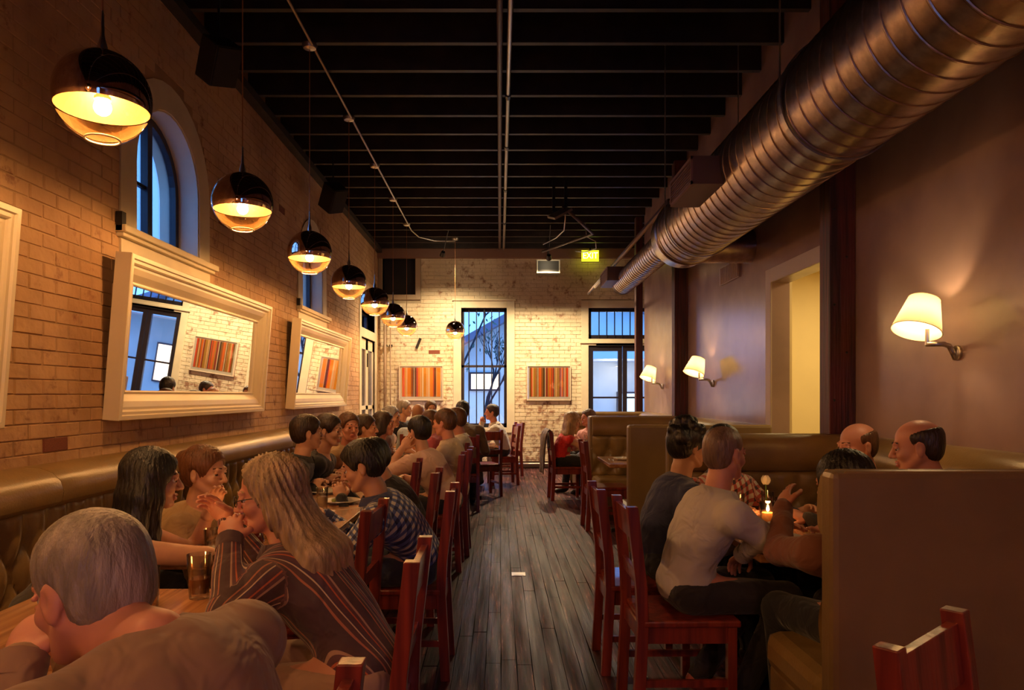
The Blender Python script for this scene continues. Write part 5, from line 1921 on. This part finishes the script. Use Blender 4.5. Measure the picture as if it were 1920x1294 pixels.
    if glasses:
        mbg = MB()
        for s_ in (-1, 1):
            pts = [tuple(hL(.104, .031 * s_ + .021 * math.cos(a), .0 + .017 * math.sin(a))) for a in [k * PI / 6 for k in range(13)]]
            mbg.tube(pts, .0016, 5)
            mbg.tube([tuple(hL(.102, .052 * s_, .004)), tuple(hL(-.01, .083 * s_, .008))], .0016, 5)
        mbg.obj('spectacles', M['black'], t, world=True)
    return t


TB = .775   # height of a wrist resting on a table
STR = stripe_mat('striped_shirting', [(0, (.075, .035, .045)), (.17, (.40, .24, .19)), (.235, (.12, .045, .06)), (.35, (.48, .11, .05)), (.40, (.10, .04, .06)), (.55, (.08, .04, .07)), (.61, (.58, .44, .32)), (.65, (.10, .045, .05)), (.79, (.42, .15, .09)), (.84, (.075, .04, .05))], .085)
BLUE = plaid_mat('blue_check', (.58, .55, .50), (.10, .13, .32), (.022, .03, .11), .034)
RED = plaid_mat('red_check', (.62, .50, .38), (.45, .08, .05), (.06, .03, .03), .05, .45)

# --- left side, near to far
person('grey-haired man in a brown shirt, seen from behind at lower left', (-.69, 1.215, 1.105), (-.40, 1.08), 160, 156, -16, nbase=(-.545, 1.135, 1.03), hands=((-.80, 1.20, .98), (-.86, 1.45, .90)), elbows=((-.74, 1.0, .80), None),
       hair=('thin', 'grey'), skin='ruddy', top=('shirt', cloth_mat('brown_shirt', (.25, .15, .10))), sleeve=1.0, pants=(.06, .04, .03), q=0, wide=1.1, curl=.9)
person('woman with long straight black hair on the bench, one bare arm on the table', (-1.42, 2.95, 1.085), (-1.80, 2.86), 18, 30, -4, hands=((-1.30, 3.25, .93), (-1.35, 2.80, .80)), elbows=(None, (-1.19, 2.93, .775)),
       hair=('long', 'black'), skin='light', top=('strap', cloth_mat('dark_olive_top', (.05, .04, .03))), sleeve=.0, q=0, fem=True)
person('woman with short auburn hair in a tan top on the bench', (-1.43, 3.50, 1.055), (-1.80, 3.52), -6, -12, -3, hands=((-1.18, 3.60, .83), (-1.18, 3.30, .79)),
       hair=('updo', 'auburn'), skin='light', top=('tee', cloth_mat('tan_knit', (.42, .27, .13))), sleeve=.95, q=0, fem=True)
person('long-haired blond-grey man in a striped shirt, elbow on the table', (-.76, 2.38, 1.10), (-.43, 2.27), 174, 190, -8, hands=((-.86, 2.30, 1.0), (-.92, 2.56, .92)), elbows=((-.78, 2.06, .80), (-.84, 2.60, .79)),
       hair=('wild', 'greyblond'), skin='ruddy', top=('shirt', STR), sleeve=1.0, pants=(.42, .26, .19), q=0, wide=1.08, glasses=True)
person('dark-haired man in a blue checked shirt leaning over the table', (-.69, 3.60, 1.075), (-.42, 3.80), 186, 182, -18, hands=((-.90, 3.52, .80), (-.95, 3.92, TB)),
       hair=('short', 'black'), skin='mid', top=('shirt', BLUE), sleeve=1.0, pants=(.03, .035, .06), q=0, wide=1.05)
person('person in black bent over the table beyond the checked shirt', (-.80, 4.50, 1.03), (-.58, 4.66), 184, 184, -20, hair=('short', 'black'), skin='mid', top=('sweater', cloth_mat('black_knit', (.012, .010, .014))), q=1)
person('man in black on the bench with dark hair, head turned to his neighbour', (-1.36, 5.10, 1.165), (-1.74, 5.05), 10, 28, 0, hair=('short', 'darkbrown'), skin='light', top=('jacket', cloth_mat('black_top', (.012, .010, .012))), q=1)
person('dark-haired woman in a black top on the bench beside the man in black', (-1.33, 5.62, 1.155), (-1.74, 5.62), 0, -8, -4, hair=('updo', 'darkbrown'), skin='light', top=('vneck', cloth_mat('black_top', (0, 0, 0))), sleeve=.9, q=1, fem=True)
person('brown-haired man in a tan shirt on the bench, facing the room', (-1.30, 6.22, 1.155), (-1.72, 6.25), -20, -55, 0, hair=('short', 'brown'), skin='ruddy', top=('shirt', cloth_mat('tan_shirt', (.32, .20, .10))), q=1)
person('dark-haired person in dark red on the bench beyond the tan shirt', (-1.27, 6.85, 1.12), (-1.72, 6.85), -5, 0, 0, hair=('short', 'darkbrown'), skin='mid', top=('sweater', cloth_mat('dark_red_knit', (.13, .03, .03))), q=1)
person('dark-haired man in a pink tee shirt with his back to us, chin on hand', (-.68, 6.02, 1.13), (-.46, 6.02), 150, 138, -4, hands=((-.80, 5.92, 1.0), (-.98, 6.2, TB)), elbows=((-.93, 5.86, .80), None), hair=('short', 'black'), skin='light', top=('tee', cloth_mat('pink_tee', (.60, .40, .33))), sleeve=.35, q=1)
person('brown-haired man in a beige shirt behind the pink tee shirt', (-.52, 6.72, 1.175), (-.42, 6.62), 170, 160, -5, hair=('short', 'brown'), skin='ruddy', top=('shirt', cloth_mat('beige_shirt', (.55, .44, .33))), q=1)
person('person in a white shirt behind the beige shirt, brown hair', (-.47, 7.62, 1.17), (-.48, 7.55), 172, 172, -4, hair=('short', 'brown'), skin='ruddy', top=('shirt', cloth_mat('white_shirt', (.70, .64, .58))), q=2)
person('dark-haired woman in a pink top on the bench', (-1.18, 7.35, 1.14), (-1.66, 7.5), 5, 0, 0, hair=('bob', 'darkbrown'), skin='ruddy', top=('tee', cloth_mat('rose_top', (.62, .26, .24))), sleeve=.5, q=1, fem=True)
person('grey-haired person in a dark top on the bench behind the pink top', (-1.24, 8.25, 1.18), (-1.68, 8.3), 0, -12, 0, hair=('short', 'silver'), skin='light', top=('sweater', cloth_mat('plum_grey', (.15, .10, .12))), q=2)
person('bald man in a pale blue shirt with his back to us', (-1.05, 9.30, 1.20), (-1.05, 9.17), 90, 88, 0, hair=('none', 'brown'), skin='tan', top=('shirt', cloth_mat('pale_blue_shirt', (.50, .58, .72))), q=2, sleeve=1)
person('person in dark clothes with grey hair, in profile under the orange print', (-1.42, 10.80, 1.23), (-1.66, 10.95), -40, -5, 0, hair=('short', 'grey'), skin='light', top=('sweater', cloth_mat('navy_black', (.02, .02, .035))), q=2)
person('brown-haired woman facing us under the orange print', (-1.02, 10.68, 1.23), (-.96, 10.95), -88, -72, 0, hair=('updo', 'brown'), skin='light', top=('vneck', cloth_mat('mauve_top', (.35, .20, .22))), q=2, fem=True, sleeve=.8)
person('person in a magenta top between the pink tee shirt and the beige shirt', (-.83, 8.50, 1.13), (-.58, 8.38), 176, 186, -8, hair=('short', 'brown'), skin='mid', top=('tee', cloth_mat('magenta_top', (.38, .07, .10))), sleeve=.8, q=2)
person('black-haired man in a brown jacket with his back to us, before the tall window', (-.475, 9.25, 1.235), (-.43, 9.02), 97, 92, 0, hair=('short', 'black'), skin='mid', top=('jacket', cloth_mat('brown_jacket', (.13, .085, .05))), q=2, wide=1.1)
person('man in a white shirt facing left before the tall barred window', (-.13, 11.35, 1.165), (.05, 11.6), 184, 186, 0, hands=((-.28, 11.2, 1.0), (-.42, 11.55, .8)), hair=('short', 'darkbrown'), skin='ruddy', top=('shirt', cloth_mat('white_shirt', (0, 0, 0))), q=2, pants=(.03, .025, .03))
# --- right side
person('blond long-haired woman in a red top on the chair with the cardigan', (1.01, 9.95, 1.075), (.84, 9.98), 0, -4, -6, hands=((1.28, 10.08, .95), (1.25, 9.86, .90)), hair=('long', 'blond'), skin='light', top=('strap', cloth_mat('red_top', (.62, .02, .02))), sleeve=0, q=1, fem=True, pants=(.012, .012, .018))
person('person in pink facing the woman in red', (1.30, 10.62, 1.10), (1.42, 10.80), 215, 200, 0, hair=('short', 'brown'), skin='ruddy', top=('tee', cloth_mat('pink_top', (.58, .28, .26))), q=2, sleeve=.5)
person('dark curly-haired man in a navy sweater behind the man in grey', (1.03, 3.93, 1.155), (.86, 3.90), 5, 18, -4, hands=((1.28, 4.0, TB), (1.26, 3.74, TB)), hair=('curly', 'black'), skin='mid', top=('sweater', cloth_mat('navy_knit', (.025, .03, .085))), q=0, pants=(.02, .02, .03))
person('close-cropped man in a pale grey shirt on the front right chair', (1.02, 3.26, 1.165), (.86, 3.31), 6, 32, -4, hands=((1.34, 3.52, TB), (1.10, 3.22, .73)), elbows=(None, (1.12, 3.06, .83)), hair=('crop', 'stubble'), skin='ruddy', top=('shirt', cloth_mat('grey_shirt', (.50, .45, .43))), sleeve=.97, q=0, pants=(.018, .014, .018), shoes=(.42, .10, .08), wide=1.05, tuck=.26)
person('man in a red checked shirt in the far corner seat, face hidden', (1.345, 4.30, 1.125), (1.44, 4.38), -68, -60, 0, hair=('short', 'black'), skin='light', top=('shirt', RED), sleeve=.55, q=1)
person('bald man seated against the plaster wall', (1.945, 3.92, 1.155), (2.02, 3.92), 184, 188, -6, hair=('fringe', 'brown'), skin='ruddy', top=('sweater', cloth_mat('dark_knit', (.03, .022, .022))), q=0)
person('balding dark-haired man against the plaster wall, nearer the camera', (1.90, 3.28, 1.195), (2.02, 3.28), 174, 150, -8, hair=('fringe', 'darkbrown'), skin='ruddy', top=('sweater', cloth_mat('dark_knit', (0, 0, 0))), q=0, wide=1.05)
person('black-haired person in a brown sweater half hidden by the near booth back', (1.335, 2.80, 1.085), (1.42, 2.70), 105, 118, -8, hands=((1.22, 3.10, .95), (1.50, 3.20, TB)), elbows=((1.135, 2.92, .80), None), hair=('bob', 'black'), skin='ruddy', top=('sweater', cloth_mat('rust_knit', (.20, .07, .045))), sleeve=1.0, q=0, pants=(.012, .012, .02), curl=.35)

# ------------------------------------------------------------------ things on the tables
TT = .751


def tumbler(label, x, y, h=.147, r=.040, fill=.45, liquid=(.12, .035, .012), group='drinking glasses'):
    t = thing('glass', label, 'glass', (x, y, TT), 0, group)
    MB().lathe([(0, .004), (r * .80, .0), (r * .82, .006), (r, h), (r - .003, h), (r * .78, .016), (0, .014)], n=24).obj('tumbler', M['tumbler'], t, smooth='auto')
    if fill:
        MB().lathe([(0, .018), (r * .77, .018), (r * (.77 + .19 * fill), h * fill), (0, h * fill)], n=20).obj('drink', mat('drink_%d' % int(liquid[0] * 999), liquid, rough=.08, spec=.6), t, smooth='auto')
    return t


def candle(label, x, y, kind='votive', col=(.9, .25, .05)):
    t = thing('candle', label, 'candle', (x, y, TT), 0, 'lit table candles')
    if kind == 'votive':
        MB().lathe([(0, 0), (.035, .0), (.052, .025), (.055, .05), (.045, .082), (.036, .092), (.033, .090), (.041, .08), (.050, .05), (.047, .025), (.03, .008), (0, .008)], n=28).obj('holder', mat('dark_red_glass', (.10, .015, .010), rough=.12, spec=.8), t, smooth=True)
    else:
        MB().lathe([(0, .004), (.036, .0), (.038, .012), (.042, .13), (.039, .13), (.035, .018), (0, .016)], n=24).obj('holder', M['tumbler'], t, smooth='auto')
    w = .05 if kind == 'votive' else .075
    MB().lathe([(0, .012), (.030, .012), (.030, w), (0, w)], n=20).obj('wax', mat('glowing_wax', (.9, .42, .12), rough=.6), t)
    MB().lathe([(0, w + .004), (.006, w + .010), (.008, w + .018), (.004, w + .030), (0, w + .038)], n=12).obj('flame', emit('flame', (1.0, .45, .10), 60), t, smooth=True)
    lamp('glow', 'POINT', (0, 0, w + .05), .55, (1.0, .42, .12), parent=t, size=.012)
    return t


def plate(label, x, y, r=.125, food=None):
    t = thing('plate', label, 'plate', (x, y, TT), 0, 'white plates')
    MB().lathe([(0, .004), (r * .6, .0), (r * .62, .006), (r, .020), (r - .004, .023), (r * .62, .011), (0, .010)], n=32).obj('dish', M['ceramic'], t, smooth=True)
    if food:
        mb = MB(); r_ = random.Random(int(x * 100))
        for k in range(9):
            a = r_.uniform(0, 6.28); d = r_.uniform(0, r * .4)
            mb.sphere((d * math.cos(a), d * math.sin(a), .018), r_.uniform(.012, .022), 8, 5, sc=(1, 1, .7))
        tag(mb.obj('food', mat('food_%d' % int(food[0] * 99), food, rough=.5, noise=.3, nscale=30), t, smooth=True), kind='stuff')
    return t


def cutlery(name, label, x, y, a):
    t = thing(name, label, 'cutlery', (x, y, TT), R(a), 'table cutlery')
    mb = MB(); mb.box(-.085, .03, -.004, .004, 0, .003); mb.obj('handle', M['steel'], t)
    mb = MB()
    if name == 'fork':
        mb.box(.03, .045, -.010, .010, 0, .003)
        for k in range(4): mb.box(.045, .085, -.010 + k * .006, -.0075 + k * .006, 0, .003)
        mb.obj('tines', M['steel'], t)
    else:
        mb.box(.03, .11, -.008, .008, 0, .0025); mb.obj('blade', M['steel'], t)
    return t


def wine(label, x, y):
    t = thing('wine_glass', label, 'glass', (x, y, TT), 0, 'stemmed glasses')
    MB().lathe([(0, 0), (.033, 0), (.033, .003), (.005, .008), (.0035, .085), (.02, .10), (.036, .125), (.038, .155), (.031, .195), (.029, .195), (.036, .155), (.034, .127), (.018, .104), (0, .10)], n=24).obj('bowl_and_stem', M['tumbler'], t, smooth=True)
    MB().lathe([(0, .105), (.018, .107), (.032, .125), (.034, .14), (0, .14)], n=20).obj('wine', mat('white_wine', (.75, .55, .12), rough=.08), t, smooth=True)
    return t


tumbler('tall amber beer glass, left of the pair before the striped shirt', -1.01, 2.42)
tumbler('tall amber beer glass, right of the pair before the striped shirt', -.915, 2.40)
candle('round yellow glowing candle beside the near amber glasses', -1.13, 2.30, 'glass')
candle('dark round candle holder with a lit flame, left of the striped sleeve', -1.09, 3.16)
tumbler('water glass by the hand of the woman in tan', -1.17, 3.40, .12, .036, .6, (.45, .35, .25))
tumbler('short water glass before the woman with long black hair', -1.23, 3.08, .11, .036, .3, (.45, .35, .25))
tumbler('shot glass with a warm glint beyond the dark candle holder', -1.24, 3.86, .07, .022, .5, (.6, .4, .15))
for i, (x, lb) in enumerate(((-1.19, 'clear salt shaker with a steel cap by the second candle'), (-1.14, 'pepper shaker with a steel cap by the second candle'))):
    t = thing('shaker', lb, 'shaker', (x, 3.80, TT))
    MB().lathe([(0, 0), (.019, 0), (.021, .01), (.016, .055), (0, .055)], n=16).obj('jar', mat('shaker_fill_%d' % i, ((.7, .66, .6), (.05, .04, .03))[i], rough=.15), t, smooth='auto')
    MB().lathe([(.017, .055), (.018, .068), (.010, .078), (0, .078)], n=16).obj('cap', M['steel'], t, smooth='auto')
t = thing('menu', 'folded menu lying under the forearm of the long-haired woman', 'menu', (-1.22, 2.98 + .02, TT), R(20))
MB().box(-.11, .09, -.07, .07, 0, .004).obj('cover', mat('dark_menu', (.03, .02, .02), rough=.5), t)
MB().box(-.10, .08, -.062, .062, .004, .007).obj('page', M['cloth_white'], t)
cutlery('fork', 'steel fork on the table by the candle', -1.36, 3.30, 80)
wine('stemmed glass of white wine on the table behind the striped shirt', -1.17, 4.22)
candle('small red candle glowing behind the long-haired man', -1.17, 4.02)
plate('empty white plate on the far side of the checked shirt', -1.22, 5.02, .125)
plate('white plate of greens in front of the man in the checked shirt', -1.00, 4.55, .12, (.25, .28, .06))
plate('white plate before the checked shirt, near the table edge', -1.02, 3.95, .12, (.4, .25, .08))
tumbler('clear water glass standing between the plates by the checked shirt', -1.06, 4.30, .13, .036, .6, (.45, .38, .3))
tumbler('tall glass before the couple in black', -1.14, 5.05 + .35, .14, .036, .6, (.5, .3, .1))
candle('candle glowing at the elbow of the man in the pink tee shirt', -.98, 6.42, 'glass')
plate('white plate beside the candle at the pink tee shirt', -1.02, 6.70, .11, (.4, .2, .08))
tumbler('glass of red drink near the pink top', -1.06, 6.30, .12, .034, .7, (.35, .02, .02))
plate('white plate in front of the woman in the pink top', -1.20, 7.62, .11, (.3, .2, .1))
tumbler('glass on the table before the woman in the pink top', -1.02, 7.45, .12, .034, .5, (.45, .3, .1))
candle('candle on the last table of the left bench', -1.10, 8.40, 'glass')
tumbler('glass on the long end table beside the bald man', -.8, 9.8, .12, .034, .5, (.45, .3, .1))
plate('white plate on the long end table', -1.05, 9.95, .11, (.3, .2, .1))

# near booth
candle('bright candle in a straight glass on the near booth table', 1.385, 3.72, 'glass')
tumbler('glass half full of pale drink beside the bright candle', 1.515, 3.86, .13, .038, .55, (.62, .45, .18))
tumbler('second tall glass behind the bright candle', 1.30, 3.93, .145, .036, .5, (.25, .06, .03))
tumbler('tall glass behind the pale drink', 1.50, 4.03, .145, .036, .3, (.35, .1, .05))
t = thing('flower_vase', 'bud vase with one white tulip on the near booth table', 'vase', (1.47, 3.98, TT))
MB().lathe([(0, 0), (.025, 0), (.03, .02), (.014, .06), (.012, .10), (.015, .11)], n=20).obj('vase', M['tumbler'], t, smooth=True)
MB().tube([(0, 0, .01), (.004, 0, .10), (.0, .0, .19)], .003, 6).obj('stem', mat('tulip_stem', (.10, .22, .04), rough=.5), t)
for k in range(6):
    a = k * PI / 3
    vs, fs = [], []
    for i in range(5):
        z = i / 4
        w = .016 * math.sin(PI * (.18 + z * .72)); rr_ = .018 * math.sin(PI * (.15 + z * .62)) + (.003 if k % 2 else 0)
        for s_ in (-1, 0, 1):
            ca, sa = math.cos(a), math.sin(a)
            vs.append((rr_ * ca - s_ * w * sa, rr_ * sa + s_ * w * ca, .19 + z * .05 - (.0 if s_ == 0 else .003)))
    for i in range(4):
        for j in range(2):
            p = i * 3 + j; fs.append((p, p + 1, p + 4, p + 3))
    MB().add(vs, fs).obj('petal', mat('white_petal', (.85, .80, .62), rough=.5), t, smooth=True)
plate('white plate with food in front of the grey-shirted man', 1.30, 3.38, .12, (.35, .2, .08))
t = thing('napkin', 'crumpled white napkin by the rust sweater sleeve', 'napkin', (1.44, 3.24, TT))
mb = MB()
vs, fs = [], []
for i in range(9):
    for j in range(9):
        vs.append(((i - 4) * .013, (j - 4) * .013, .012 + .012 * math.sin(i * 1.9 + j) * math.cos(j * 1.3 - i * .6)))
for i in range(8):
    for j in range(8):
        p = i * 9 + j; fs.append((p, p + 1, p + 10, p + 9))
MB().add(vs, fs).obj('cloth', M['cloth_white'], t, smooth=True)

# second booth
plate('white plate on the second booth table', 1.33, 7.62, .13, (.75, .70, .6))
plate('white plate stacked with a napkin at the far side of the second booth table', 1.50, 7.85, .11, (.8, .75, .65))
cutlery('fork', 'steel fork beside the plate on the second booth table', 1.19, 7.55, 85)
cutlery('knife', 'steel knife beside the plate on the second booth table', 1.16, 7.62, 85)
# third booth
plate('white plate before the woman in red', 1.30, 9.92, .11, (.3, .2, .1))
tumbler('glass before the woman in red', 1.22, 10.15, .13, .034, .5, (.4, .3, .2))

# bag on the lap of the woman in red
t = thing('handbag', 'pale blue bag held on the lap of the woman in red', 'bag', (1.16, 9.86, .60))
mb = MB(); mb.sphere((0, 0, .02), .10, 16, 10, sc=(1.0, .7, .55)); mb.obj('pouch', mat('pale_blue_cloth', (.35, .38, .62), rough=.8, bump=.4, bscale=30), t, smooth=True)
MB().tube([(-.07, 0, .05), (-.04, 0, .10), (.04, 0, .10), (.07, 0, .05)], .006, 6).obj('strap', mat('blue_strap', (.2, .2, .4), rough=.7), t)

# unseen pendants added behind the camera as warm red fill for the foreground
for i, (x, y) in enumerate(((.9, -1.4), (.2, -2.9))):
    t = thing('pendant_lamp', 'unseen warm fill pendant, shaded, %s' % ('nearer behind the camera', 'at the back of the room')[i], 'lamp', (x, y, 2.5), 0, 'added fill pendants behind the camera')
    MB().lathe([(.06, .20), (.20, 0), (.195, 0), (.055, .195)], n=28).obj('shade', M['frame_white'], t, smooth='auto')
    MB().tube([(0, 0, .2), (0, 0, HC - 2.5)], .004, 6).obj('cord', M['cord'], t)
    MB().sphere((0, 0, .06), .04).obj('bulb', emit('rear_bulb', (1.0, .38, .22), 520), t)
